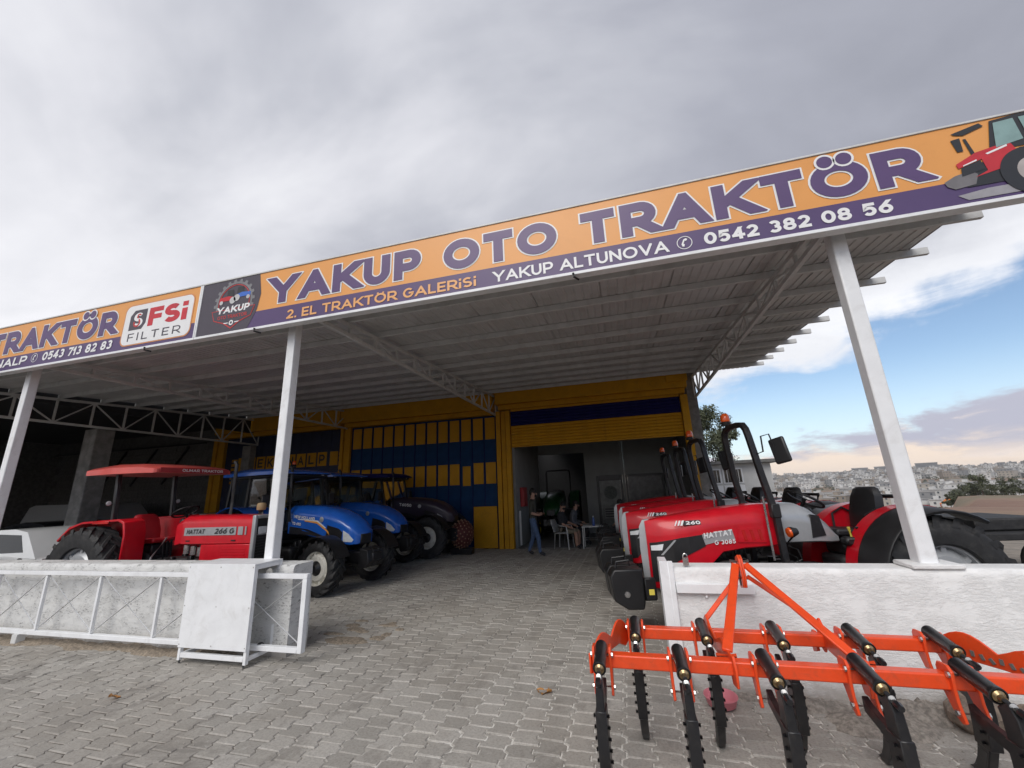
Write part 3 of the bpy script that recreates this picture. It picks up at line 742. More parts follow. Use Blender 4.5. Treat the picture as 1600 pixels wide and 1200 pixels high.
# round badge: tyre ring, two small tractors, name, gear
bx, bz = -5.28, 4.60
mb = MB(); ring(mb, bx, bz, .30, .335, .006, 48); 
for k in range(20):
    a = R(18*k+4)
    if 200 < 18*k+4 < 340: continue
    c, q = cos(a), sin(a); flat(mb, [(bx+.335*c-.03*q, bz+.335*q+.03*c), (bx+.335*c+.03*q, bz+.335*q-.03*c), (bx+.375*c+.022*q, bz+.375*q-.022*c), (bx+.375*c-.022*q, bz+.375*q+.022*c)], .0062)
sub(mb.build('badge_tyre', mat('badge_grey', (.20, .20, .21), .45, var=.1), s, smooth=0))
mb = MB(); ring(mb, bx, bz, .276, .290, .0065, 48, -20, 200); flat(mb, [(bx-.40, bz-.10), (bx+.40, bz-.10), (bx+.34, bz-.26), (bx+.14, bz-.33), (bx, bz-.42), (bx-.14, bz-.33), (bx-.34, bz-.26)], .0065); sub(mb.build('badge_edge', mat('badge_red', (.50, .03, .03), .45), s, smooth=0))
mb = MB(); flat(mb, [(bx-.385, bz-.11), (bx+.385, bz-.11), (bx+.33, bz-.25), (bx+.13, bz-.315), (bx, bz-.40), (bx-.13, bz-.315), (bx-.33, bz-.25)], .0075); sub(mb.build('badge_shield', sign_dark, s, smooth=0))
def mini(cx, cz, m_, k):
    mb = MB(); flat(mb, [(cx+k*a, cz+b) for a, b in [(-.16, 0), (.10, 0), (.10, .05), (0, .075), (-.16, .06)]], .0075); sub(mb.build('badge_tractor', m_, s, smooth=0))
    mb = MB(); flat(mb, [(cx+k*a, cz+b) for a, b in [(-.03, .075), (.10, .055), (.085, .17), (-.02, .17)]], .0072); sub(mb.build('badge_cab', 'decal_black', s, smooth=0))
    for wx, wz, wr_ in ((.09, -.005, .056), (-.12, -.02, .033)):
        mb = MB(); ellipse_disc(mb, cx+k*wx, cz+wz, wr_, wr_, .0085, 18); sub(mb.build('badge_wheel', mat('badge_pale', (.5, .5, .5), .5), s, smooth=0))
mini(bx-.12, bz+.04, M['red'], 1); mini(bx+.13, bz+.07, M['blue'], -1)
sub(lettering('badge_name', 'YAKUP', .105, sign_white, s, (bx-.30, SY, bz-.16), width=.60, th=.24, off=.0085, shear=.1, split=True))
sub(lettering('badge_line', 'OTO TRAKTOR', .055, mat('badge_red', (.5, .03, .03)), s, (bx-.27, SY, bz-.25), width=.54, th=.2, off=.0085, split=True))
mb = MB(); ring(mb, bx, bz-.325, .02, .04, .0085, 16); flat(mb, [(bx-.15, bz-.315), (bx-.06, bz-.315), (bx-.06, bz-.33), (bx-.12, bz-.33)], .0085); flat(mb, [(bx+.15, bz-.315), (bx+.06, bz-.315), (bx+.06, bz-.33), (bx+.12, bz-.33)], .0085); sub(mb.build('badge_gear', sign_white, s, smooth=0))
# printed tractor at the right end
tx, tz = 3.20, 4.20
def tp(name, m_, polys, d):
    mb = MB(); [flat(mb, [(tx+a*.66, tz+b) for a, b in p], d+.0004*i) for i, p in enumerate(polys)]; sub(mb.build(name, m_, s, smooth=0))
tp('printed_shadow', mat('print_grey', (.30, .29, .31), .45), [[(.10, .03), (.45, .06), (1.6, .06), (1.6, -.03), (.2, -.03)]], .005)
tp('printed_body', 'decal_black', [[(.24, .10), (1.75, .10), (1.75, .40), (.95, .42), (.30, .30)], [(.62, .44), (.74, .76), (1.05, .78), (1.70, .78), (1.75, .42)], [(.42, .38), (.38, .62), (.415, .62), (.47, .38)], [(.24, .63), (.35, .64), (.34, .49), (.27, .49)], [(.27, .70), (.62, .76), (.66, .72), (.40, .66), (.30, .68)]], .006)
tp('printed_weight', mat('print_stone', (.17, .16, .165), .45), [[(.02, .14), (.10, .10), (.34, .12), (.40, .22), (.34, .27), (.14, .24), (.0, .19)]], .0075)
tp('printed_hood', mat('print_red', (.52, .02, .03), .45), [[(.20, .36), (.46, .45), (.86, .50), (.92, .36), (.70, .24), (.36, .19), (.52, .24), (.50, .37), (.21, .31)]], .0085)
tp('printed_glass', mat('print_glass', (.22, .34, .33), .45), [[(.70, .46), (.77, .73), (1.00, .74), (1.02, .50)], [(1.08, .50), (1.06, .74), (1.5, .74), (1.55, .5)]], .0095)
tp('printed_grille', 'decal_black', [[(.22, .22), (.50, .26), (.48, .36), (.24, .31)]], .0095)
tp('printed_stripe', sign_white, [[(.56, .42), (.82, .475), (.82, .455), (.58, .405)], [(.27, .335), (.44, .375), (.44, .36), (.27, .325)]], .0098)
mb = MB(); ellipse_disc(mb, tx+.63, tz+.17, .21, .24, .0105); ellipse_disc(mb, tx+1.15, tz+.25, .26, .33, .0105); sub(mb.build('printed_tyres', 'decal_black', s, smooth=0))
mb = MB(); ellipse_disc(mb, tx+.65, tz+.17, .11, .13, .0115); ellipse_disc(mb, tx+1.16, tz+.25, .14, .18, .0115); sub(mb.build('printed_rims', mat('print_rim', (.42, .38, .36), .45), s, smooth=0))
# left board
s, sub = sign_board(-15.6, -5.95, 'shorter orange sign with a white filter badge, the left-hand board on the canopy')
mb = MB(); flat(mb, [(-15.57, 4.385), (-5.98, 4.385), (-5.98, 4.984), (-15.57, 4.984)], .0); sub(mb.build('orange_field', sign_orange, s, smooth=0))
mb = MB(); flat(mb, [(-15.57, 4.14), (-5.98, 4.14), (-5.98, 4.385), (-15.57, 4.385)], .0); sub(mb.build('purple_band', sign_purple, s, smooth=0))
big_word(s, sub, 'TRAKTÖR', -10.86, -7.68); big_word(s, sub, 'OTO', -12.7, -11.3)
sub(lettering('small_line', 'TEKiNALP', .15, sign_white, s, (-11.25, SY, 4.20), width=1.52, th=.2, off=.005, shear=.12, split=True))
phone(s, sub, -9.53, 4.28, .08)
sub(lettering('phone_number', '0543 713 82 83', .15, sign_white, s, (-9.33, SY, 4.20), width=1.64, th=.22, off=.005, gap=.1, space=.5, shear=.12, split=True))
def rrect(x0, x1, z0, z1, r, n=6):
    P = []
    for cx, cz, a0 in ((x1-r, z1-r, 0), (x0+r, z1-r, 90), (x0+r, z0+r, 180), (x1-r, z0+r, 270)): P += [(cx+r*cos(R(a0+90*k/n)), cz+r*sin(R(a0+90*k/n))) for k in range(n+1)]
    return P
mb = MB(); flat(mb, rrect(-7.52, -6.06, 4.19, 4.90, .12), .0035); sub(mb.build('badge_border', mat('badge_orange', (.62, .26, .10), .45), s, smooth=0))
mb = MB(); flat(mb, rrect(-7.50, -6.08, 4.21, 4.88, .11), .0045); sub(mb.build('badge_white', sign_white, s, smooth=0))
mb = MB(); flat(mb, [(-7.38, 4.45), (-7.10, 4.45), (-7.03, 4.55), (-7.03, 4.79), (-7.30, 4.79), (-7.38, 4.70)], .0055); sub(mb.build('badge_black', sign_dark, s, smooth=0))
sub(lettering('badge_symbol', 'S', .24, sign_white, s, (-7.30, SY, 4.50), width=.20, th=.22, off=.0062)); mb = MB(); ring(mb, -7.22, 4.57, .045, .075, .0075, 18, -200, 60); ring(mb, -7.19, 4.68, .02, .045, .0075, 18, 20, 250); sub(mb.build('badge_swirl', mat('badge_red', (.5, .03, .03)), s, smooth=0))
sub(lettering('badge_word', 'FSi', .31, mat('fsi_red', (.55, .02, .035), .45), s, (-6.98, SY, 4.475), width=.80, th=.26, off=.006, gap=.08, split=True))
sub(lettering('badge_line', 'FILTER', .13, sign_dark, s, (-7.36, SY, 4.265), width=1.10, th=.13, off=.006, gap=.38, split=True))
# ================================================================== GARAGE BUILDING
gar = thing('garage_building', 'garage building with yellow and blue doors at the back of the yard', 'building', (-6.8, 13.0, 0))
def gb_(o): o.location = Vector(o.location) + Vector((6.8, -13.0, 0)); return o
FY = 13.0
def gpart(name, m_, bxs, bevel=.004, parent=None, smooth=35):
    mb = MB(); [mb.bx(*b) for b in bxs]
    o = mb.build(name, m_, parent or gar, bevel=bevel, smooth=smooth)
    return o if parent else gb_(o)
# walls
gpart('wall', 'concrete', [(2.09, 2.36, FY-.02, FY+9, 0, 5.6)])
gpart('wall', 'inner', [(-3.75, -3.46, FY+.12, FY+4.0, 0, 4.5)], bevel=0)
gpart('wall', 'concrete', [(-16.2, 2.085, FY+.25, FY+.45, 4.35, 5.6)], bevel=0)
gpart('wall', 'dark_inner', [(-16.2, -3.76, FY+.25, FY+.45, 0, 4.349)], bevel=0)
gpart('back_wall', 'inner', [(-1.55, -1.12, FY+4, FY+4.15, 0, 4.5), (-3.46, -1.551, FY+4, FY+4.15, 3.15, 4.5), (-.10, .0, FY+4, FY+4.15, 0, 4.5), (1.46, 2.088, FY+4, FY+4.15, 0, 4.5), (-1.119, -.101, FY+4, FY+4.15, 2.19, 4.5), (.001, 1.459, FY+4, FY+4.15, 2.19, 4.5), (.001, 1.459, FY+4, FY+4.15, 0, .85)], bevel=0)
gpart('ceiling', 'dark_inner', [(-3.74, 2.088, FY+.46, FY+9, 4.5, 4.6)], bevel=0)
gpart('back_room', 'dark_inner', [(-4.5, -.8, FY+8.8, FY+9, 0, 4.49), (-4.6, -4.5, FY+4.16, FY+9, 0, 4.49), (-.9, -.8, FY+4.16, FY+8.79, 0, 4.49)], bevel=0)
gpart('ceiling_beam', 'inner', [(-3.45, 2.08, FY+2.0, FY+2.25, 4.1, 4.499)], bevel=0)
gpart('floor', 'concrete', [(-4.6, 2.088, FY+.1, FY+9, -.06, .004)], bevel=0)
d = gpart('inner_door', 'black_metal', [(-1.118, -1.02, FY+3.97, FY+4.06, .005, 2.188), (-.20, -.102, FY+3.97, FY+4.06, .005, 2.188), (-1.019, -.201, FY+3.97, FY+4.06, 1.98, 2.188), (-1.019, -.201, FY+3.97, FY+4.06, .005, .16)])
MB().bx(-1.018, -.202, FY+4.0, FY+4.03, .161, 1.979).build('door_glass', mat('frosted_door', (.12, .13, .12), .3, var=.4, scale=3), d)
mb = MB(); mb.bx(-.9, -.32, FY+3.985, FY+3.999, .55, 1.0); [mb.bx(-.88, -.36+.05*(k % 2), FY+3.983, FY+3.9845, .60+.09*k, .65+.09*k, 1) for k in range(4)]; mb.build('door_notice', [mat('paper_grey', (.2, .2, .19), .8), 'dark_cloth' if False else 'decal_black'], d)
mb = MB(); mb.lathe([(0, 0), (.26, 0), (.26, .006), (0, .006)], (-.61, FY+3.998, 1.52), (0, -1, 0), 28); mb.build('door_badge', mat('door_badge', (.06, .075, .065), .5, var=.4, scale=14), d)
w = gpart('inner_window', 'black_metal', [(.002, .09, FY+3.97, FY+4.06, .852, 2.188), (1.37, 1.458, FY+3.97, FY+4.06, .852, 2.188), (.091, 1.369, FY+3.97, FY+4.06, 2.10, 2.188), (.091, 1.369, FY+3.97, FY+4.06, .852, .93)])
MB().bx(.092, 1.368, FY+4.0, FY+4.03, .931, 2.099).build('window_glass', mat('poster_glass', (.07, .075, .075), .25, var=.6, scale=5), w)
# yellow frames and shutter boxes
for x0, x1 in ((-16.15, -15.55), (-10.08, -9.64), (-4.0, -3.50), (1.86, 2.088)):
    z = 4.36 if x0 > -5 else 4.30
    n = 3 if x1-x0 > .3 else 1; wd = (x1-x0)/n
    for k in range(n): gpart('frame_post', 'yellow', [(x0+k*wd, x0+(k+1)*wd-.02, FY-.14+.05*(k % 2), FY+.05, 0, z-.002)], bevel=.008)
for x0, x1, z0, z1 in ((-15.9, -10.0, 4.42, 5.06), (-9.95, -4.06, 4.42, 5.07), (-3.95, 2.07, 4.55, 5.06)):
    gpart('shutter_box', 'yellow', [(x0, x1, FY-.36, FY+.06, z0, z1)], bevel=.012)
    gpart('lintel', 'yellow', [(x0+.06, x1-.06, FY-.2, FY+.05, z0-.16, z0-.004)], bevel=.008)
gpart('box_cover', 'yellow', [(1.50, 2.10, FY-.42, FY-.361, 4.72, 4.98)], bevel=.01)
# roller shutter: every slat
def slat(col):
    mb = MB(); x0, x1 = -3.49, 1.845; prof = [(0, 0), (-.018, .012), (-.026, .045), (-.018, .080), (0, .094)]
    mb.loft([[(x, FY-.05+a, b) for a, b in prof] + [(x, FY-.03, .094), (x, FY-.03, 0)] for x in (x0, x1)])
    return mb.mesh('shutter_slat', col, 50)
sy_, sn_ = slat('yellow'), slat('navy')
for k in range(13): gb_(link('shutter_slat', sn_ if 7 <= k < 12 else sy_, gar, loc=(0, 0, 3.165+.0965*k)))
gpart('shutter_bottom_bar', 'yellow', [(-3.49, 1.845, FY-.07, FY-.02, 3.12, 3.163)], bevel=.006)
# folding door leaves with yellow panels
lp = .43
leaf = None
for k in range(13):
    x = -9.63 + k*lp
    if leaf is None:
        leaf = gb_(MB().bx(.004, lp-.004, FY-.03, FY+.02, .02, 4.25).build('door_leaf', 'blue_panel', gar, bevel=.006, loc=(x, 0, 0)))
        MB().bx(.052, lp-.030, FY-.05, FY-.031, 3.45, 4.19).build('window_panel', 'yellow', leaf, bevel=.006)
        MB().bx(.052, lp-.030, FY-.05, FY-.031, 2.0, 2.69).build('window_panel', 'yellow', leaf, bevel=.006)
        MB().bx(-.001, .016, FY-.055, FY-.031, .03, 4.24).build('leaf_edge', 'navy', leaf)
    else:
        c = again(leaf, gar); c.location = leaf.location + Vector((k*lp, 0, 0))
        if k == 10:
            for ch in c.children:
                if ch.name.startswith('window_panel') and ch.data.vertices[0].co.z < 3: ch.scale = (.8, 1, .93); ch.location = (.05, 0, .10)
gpart('small_door', 'yellow', [(-4.86, -4.06, FY-.085, FY-.056, .02, 1.29)], bevel=.008)
# bay with the lettered tiles
for k in range(12):
    gpart('door_leaf', mat('dark_blue_panel', (.007, .014, .05), .5, var=.2, scale=3), [(-15.54+k*.455, -15.54+k*.455+.447, FY-.03, FY+.02, .02, 4.25)], bevel=.006)
for k, ch in enumerate(['T', 'E', 'K', 'i', 'N', 'A', 'L', 'P']):
    x = -14.42+k*.475
    tl = gpart('letter_tile', 'yellow', [(x, x+.40, FY-.052, FY-.032, 2.93, 3.44)], bevel=.004)
    wch = .12 if ch == 'i' else .25
    lettering('tile_letter', ch, .34, 'decal_black', tl, (x+.2-wch/2, FY-.052, 3.015), width=wch, th=.2, off=.004)
for sgn, xx in ((1, -10.55), (-1, -14.52)):
    gpart('letter_tile', 'yellow', [(min(xx, xx+sgn*.34), max(xx, xx+sgn*.34), FY-.052, FY-.032, 2.93, 3.44)])
    for k in range(6): gpart('tile_stripe', 'yellow', [(min(xx+sgn*.39, xx+sgn*.66), max(xx+sgn*.39, xx+sgn*.66), FY-.052, FY-.032, 2.45+k*.17, 2.55+k*.17)])
# red box and conduit on the inner wall
rb = thing('hose_cabinet', 'red cabinet on the plaster wall just inside the open shutter', 'cabinet', (-3.45, 13.85, 1.5))
MB().bx(0, .13, -.25, .25, -.28, .34).build('cabinet_body', mat('cabinet_red', (.38, .02, .025), .4), rb, bevel=.01)
MB().bx(.131, .14, -.2, .2, -.22, .28).build('cabinet_door', mat('cabinet_pale', (.42, .06, .06), .4), rb, bevel=.004)
MB().bx(0, .06, -.5, -.42, -1.45, -.4).build('conduit', 'white_plastic', rb, bevel=.004)

# ================================================================== neighbouring shed on the left
sh = thing('block_shed', 'dark open shed of concrete blocks at the far left', 'shed', (-18, 9, 0))
def shp(name, m_, bxs, bevel=.004):
    mb = MB(); [mb.bx(*b) for b in bxs]; o = mb.build(name, m_, sh, bevel=bevel); o.location = (18, -9, 0); return o
shp('pillar', 'concrete', [(-14.5, -14.02, 7.75, 8.2, 0, 3.89)], .02)
shp('roof', 'dark_inner', [(-26, -14.30, 1.2, 13.6, 4.75, 4.85)], 0)  # front edge carried forward beyond the bay, shaped to keep it dark
shp('gap_strip', 'dark_inner', [(-14.299, -14.10, 1.2, 13.6, 4.40, 5.2)], 0)  # added strip, stops daylight leaking between canopy and shed roof
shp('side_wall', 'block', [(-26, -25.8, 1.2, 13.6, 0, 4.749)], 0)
shp('front_panel', 'dark_inner', [(-26, -16.6, 3.4, 3.5, 2.9, 4.749)], 0)  # unseen fascia, added to keep daylight out of the bay
shp('wall_core', 'mortar', [(-25.79, -16.21, 13.05, 13.25, 0, 4.74)], 0)
blk = None
for r_ in range(14):
    for c_ in range(16):
        x = -25.75 + (c_ + (.5 if r_ % 2 else 0))*.59; z = .02 + r_*.30
        if x > -16.8: continue
        if blk is None: blk = MB().bx(0, .57, 13.03, 13.06, 0, .285).build('block', 'block', sh, bevel=.008); blk.location = (x+18, -9, z); first = blk
        else: again(blk, sh, loc=(x+18, -9+rng.uniform(-.008, .004), z))
for y in (5.2, 12.9):
    o = MB().bx(-14.45, -14.05, y-.2, y+.2, 0, 3.88).build('pillar', 'concrete', sh, bevel=.02) if y > 9 else None
    if o: o.location = (18, -9, 0)
for k in range(5):
    o = MB().bar((-16.6, 12.9, 4.2-.02), (-25.7, 12.9, 4.2-.02), .06).build('roof_beam', 'black_metal', sh) if k == 0 else MB().bar((-17.0-1.8*k, 12.95, 2.6), (-16.4-1.8*k+.6, 12.95, 4.1), .05).build('roof_brace', 'black_metal', sh)
    o.location = (18, -9, 0)

# ================================================================== small white outbuilding, right
ob = thing('outbuilding', 'small white outbuilding with a flat slab roof beyond the garage corner', 'building', (3.5, 15.5, 0))
OW = mat('outbuilding_white', (.60, .60, .585), .8, var=.06, scale=2, bump=.15, bscale=30, dirt=(.38, .36, .33), dirt_amt=.4, dirt_scale=2)
o = MB().bx(-1.1, 1.22, 0, 3.0, 0, 2.32).build('wall', OW, ob, bevel=.01)
MB().bx(-1.1, 1.55, -.22, 3.2, 2.321, 2.43).build('roof', 'concrete', ob, bevel=.01)
for x in (-.95, -.28):
    d = MB().bx(x, x+.62, -.035, -.003, .02, 1.62).build('door', 'white_paint', ob, bevel=.006)
    MB().bx(x+.08, x+.54, -.042, -.036, .2, 1.45).build('door_panel', 'white_paint', d, bevel=.005)
    f = MB().bx(x, x+.62, -.03, -.003, 1.68, 2.18).build('window', 'white_paint', ob, bevel=.004)
    MB().bx(x+.05, x+.57, -.036, -.031, 1.72, 2.14).build('window_pane', 'darkglass', f)
    for k in range(4): MB().bx(x+.13+k*.115, x+.145+k*.115, -.05, -.037, 1.73, 2.13).build('window_bar', 'white_paint', f)

# ================================================================== trees
LEAFM = {}
def leaf_mat(name, a, b):
    m = bpy.data.materials.new(name); m.use_nodes = True; t = NT(m.node_tree); s = t.n['Principled BSDF']
    att = t.new('ShaderNodeAttribute', attribute_name='tone').outputs['Fac']
    t.put(s.inputs['Base Color'], t.mix(att, a, b)); s.inputs['Roughness'].default_value = .7
    return m
OLIVE_LEAF = leaf_mat('grey_green_leaves', (.055, .07, .035), (.15, .165, .10))
FIELD_LEAF = leaf_mat('field_leaves', (.040, .052, .026), (.115, .125, .07))
DARK_LEAF = leaf_mat('dark_green_leaves', (.030, .042, .022), (.075, .09, .05))
BARK = mat('bark', (.10, .08, .06), .95, var=.3, scale=20, bump=.6)
def crown_mesh(clumps, leaf, n, seed, lm):
    rr = random.Random(seed); V = []; Fc = []; T = []
    for (cx, cy, cz, r) in clumps:
        for _ in range(n):
            while True:
                d = Vector((rr.uniform(-1, 1), rr.uniform(-1, 1), rr.uniform(-1, 1)))
                if .25 < d.length < 1: break
            p = Vector((cx, cy, cz)) + d*r*(.75+.4*rr.random()); u = Vector((rr.gauss(0, 1), rr.gauss(0, 1), rr.gauss(0, 1))).normalized()
            v = u.cross(Vector((rr.gauss(0, 1), rr.gauss(0, 1), rr.gauss(0, 1)))).normalized(); l = leaf*rr.uniform(.6, 1.3)
            o = len(V); V += [p-u*l, p+v*l*.32, p+u*l, p-v*l*.32]; Fc.append((o, o+1, o+2, o+3)); T.append(rr.random())
    me = bpy.data.meshes.new('crown'); me.from_pydata([tuple(v) for v in V], [], Fc); me.materials.append(lm)
    at = me.attributes.new('tone', 'FLOAT', 'FACE'); at.data.foreach_set('value', T)
    return me
def tree(name, label, loc, h, spread, seed, lm, leaf=.07, n=130, nc=34, cat='tree', group=None):
    rr = random.Random(seed); tr = thing(name, label, cat, loc, 0, group)
    mb = MB(); mb.tube([(0, 0, 0), (.05*h*.1, 0, h*.25), (-.02*h, .02*h, h*.55)], [h*.035, h*.026, h*.012], 8); mb.build('trunk', BARK, tr)
    cl = []
    for k in range(nc):
        a = rr.uniform(0, 2*PI); zz = rr.uniform(.30, 1.0); rad = spread*(1-((zz-.55)/.55)**2*.75)*math.sqrt(rr.random())
        cl.append((rad*cos(a), rad*sin(a), h*zz, spread*rr.uniform(.16, .32)))
    for k in range(5):
        c = cl[k*5 % nc]; MB().tube([(0, 0, h*.3), (c[0]*.5, c[1]*.5, h*.3+(c[2]-h*.3)*.6), c[:3]], [h*.014, h*.009, h*.003], 6).build('limb', BARK, tr)
    link('crown', crown_mesh(cl, leaf, n, seed, lm), tr)
    return tr
tree('tree', 'pale leafy tree rising behind the white outbuilding', (3.55, 21.0, 0), 5.1, 1.75, 5, OLIVE_LEAF, .075, 420, 56)

# ================================================================== the town on the far slope
HW = [mat('house_'+n, c, .85, var=.08, scale=.2) for n, c in (('white', (.52, .515, .50)), ('cream', (.36, .325, .28)), ('grey', (.22, .22, .22)), ('buff', (.26, .22, .18)), ('pale', (.38, .375, .36)))]
HR = mat('flat_roof', (.34, .325, .31), .9, var=.1, scale=.3); HWIN = mat('far_window', (.06, .07, .08), .3, var=.1)
def house_geo(w, d, h, rr, win=True):
    mb = MB(); mb.bx(-w/2, w/2, -d/2, d/2, -3, h, 0); mb.bx(-w/2-.3, w/2+.3, -d/2-.3, d/2+.3, h+.01, h+.45, 1)
    if rr.random() < .5: mb.bx(-w*.3, -w*.05, -d*.2, d*.15, h+.46, h+2.4, 0)
    nf = max(1, int(h/3)); nw = max(2, int(w/3.2))
    if win:
        for f in range(nf):
            for k in range(nw):
                x = -w/2 + w*(k+.5)/nw; z = h*(f+.5)/nf
                mb.add([(x-.55, -d/2-.04, z-.65), (x+.55, -d/2-.04, z-.65), (x+.55, -d/2-.04, z+.65), (x-.55, -d/2-.04, z+.65)], [(0, 1, 2, 3)], 2)
    return mb
HOUSES = []
rr = random.Random(21)
for c in range(5):
    for k in range(4):
        w, d_, h = rr.uniform(8, 17), rr.uniform(8, 13), rr.choice((3.5, 6, 6.5, 9, 9.5))
        HOUSES.append(house_geo(w, d_, h, rr).mesh('house', [HW[c], HR, HWIN], 0))
def place_houses():
    spots = []
    tries = 0
    while len(spots) < 2600 and tries < 90000:
        tries += 1
        a = R(rr.uniform(6, 62)); r = 345+1150*rr.random()**.85
        x, y = r*sin(a), 6+r*cos(a)
        if mnoise.noise((x*.006, y*.006, 7)) < -.22: continue
        if any(abs(x-p[0]) < 9 and abs(y-p[1]) < 9 for p in spots[-400:]): continue
        spots.append((x, y, r, math.degrees(a)))
    spots.sort(key=lambda s: s[2] + (0 if 16 < s[3] < 38.5 else 5000))
    V = []; Fc = []; Mi = []
    mats_all = HW + [HR, HWIN]
    LB = 'small flat-roofed house among the many on the far hillside'
    for i, (x, y, r, a) in enumerate(spots):
        k = rr.randrange(20) if rr.random() > .45 else rr.randrange(4)
        me = HOUSES[k]; rz = -R(a)+rr.uniform(-.5, .5); z = terrain_h(x, y)
        if i < 290:
            link('house', me, loc=(x, y, z), rot=(0, 0, rz), label=LB, cat='house', group='houses of the far hillside town')
        else:
            o = len(V); c, s_ = cos(rz), sin(rz)
            V += [(x+v.co.x*c-v.co.y*s_, y+v.co.x*s_+v.co.y*c, z+v.co.z) for v in me.vertices]
            mp = [k//4, 5, 6]
            for p in me.polygons: Fc.append(tuple(q+o for q in p.vertices)); Mi.append(mp[p.material_index])
    me = bpy.data.meshes.new('town_houses'); me.from_pydata(V, [], Fc)
    for m_ in mats_all: me.materials.append(m_)
    me.polygons.foreach_set('material_index', Mi)
    link('town_houses', me, kind='stuff')
    # dark trees scattered between the houses
    cl = []
    for _ in range(1500):
        a = R(rr.uniform(6, 62)); r = 350+1130*rr.random(); x, y = r*sin(a), 6+r*cos(a)
        s_ = rr.uniform(1.4, 3.6); cl.append((x, y, terrain_h(x, y)+s_*.7, s_))
    link('town_trees', crown_mesh(cl, 1.1, 26, 9, DARK_LEAF), kind='stuff')
place_houses()
# slab blocks on the ridge
for i, (az_, w, h, lab) in enumerate(((25.0, 34, 17, 'left slab block of flats on the far ridge'), (26.9, 36, 17, 'middle slab block of flats on the far ridge, left of the white post'), (30.1, 40, 19, 'long slab block of flats on the far ridge, right of the white post'), (31.3, 22, 13, 'lowest slab block at the right end of the ridge flats'))):
    r = 1440; x, y = r*sin(R(az_)), 6+r*cos(R(az_)); bl = thing('apartment_block', lab, 'building', (x, y, terrain_h(x, y)-2), -R(az_))
    MB().bx(-w/2, w/2, -7, 7, -4, h).build('wall', HW[2], bl, smooth=0)
    MB().bx(-w/2-.5, w/2+.5, -7.5, 7.5, h+.02, h+.9).build('roof', HR, bl, smooth=0)
    for f in range(int(h/3)): MB().bx(-w/2+1.5, w/2-1.5, -7.15, -7.02, f*3+1.2, f*3+2.5).build('window_band', HWIN, bl, smooth=0)
# shrubs and low buildings at the far side of the field
def at_az(a, r): return (r*sin(R(a)), 6+r*cos(R(a)), terrain_h(r*sin(R(a)), 6+r*cos(R(a))))
for i, (a, r, h, sp, lab) in enumerate(((34.6, 122, 4.2, 2.2, 'dark bushy tree at the field edge, rightmost in view'), (33.9, 126, 2.6, 2.4, 'low bush left of the rightmost field-edge tree'), (32.3, 118, 2.6, .95, 'narrow dark tree under the red and orange frame'), (31.6, 124, 2.2, 1.6, 'round bush beside the pale arched greenhouse'), (28.6, 130, 3.0, 1.8, 'bush close right of the white post, beyond the field'), (24.6, 150, 3.4, 2.4, 'distant tree left of the white post, above the black seats'), (36.4, 125, 3.6, 2.2, 'bushy tree just right of the frame edge'), (33.2, 134, 2.4, 2.6, 'spreading low bush between the narrow tree and the right-hand bushes'), (30.2, 138, 2.6, 2.2, 'olive-coloured bush left of the pale greenhouse'), (29.4, 128, 2.0, 1.8, 'small low bush just right of the low white farm building'), (35.4, 132, 3.0, 2.4, 'bush at the right edge, behind the rightmost field-edge tree'))):
    p = at_az(a, r); tree('field_tree', lab, p, h, sp, 40+i, FIELD_LEAF, .20, 80, 26)
p = at_az(32.0, 128); pf = thing('play_frame', 'red and orange climbing frame beyond the brown field', 'play frame', p, -R(32))
MB().prism([(-1.2, 1.9), (.2, 3.2), (1.5, 2.0), (1.3, 1.9), (.2, 2.7), (-1.1, 1.75)], 'xz', -1, 1).build('canopy_top', mat('play_orange', (.7, .22, .06), .5), pf)
MB().bar((1.2, 0, 1.9), (3.4, 0, .2), .5, .2).build('slide', mat('play_red', (.6, .06, .05), .5), pf)
for x in (-1.1, 1.1): MB().bx(x-.1, x+.1, -.1, .1, 0, 2.0).build('leg', mat('play_red', (.6, .06, .05)), pf)
p = at_az(31.0, 132); gh = thing('greenhouse', 'pale arched greenhouse at the far edge of the field', 'greenhouse', p, -R(31))
mb = MB(); mb.loft([[(2.6*cos(PI*k/10), y, 2.2*sin(PI*k/10)) for k in range(11)] for y in (0, 9)], True, close=True); mb.build('cover', mat('greenhouse_film', (.46, .47, .45), .5, var=.1), gh)
p = at_az(28.2, 165); wb = thing('farm_building', 'low white farm building right of the white post beyond the field', 'building', p, -R(28))
MB().bx(-3.2, 3.2, 0, 5, -1, 3.4).build('wall', HW[0], wb, smooth=0); MB().bx(-3.5, 3.5, -.4, 5.4, 3.41, 3.75).build('roof', HR, wb, smooth=0)
for x in (-2, 0, 2): MB().bx(x-.5, x+.5, -.08, -.01, 1.3, 2.4).build('window', HWIN, wb, smooth=0)
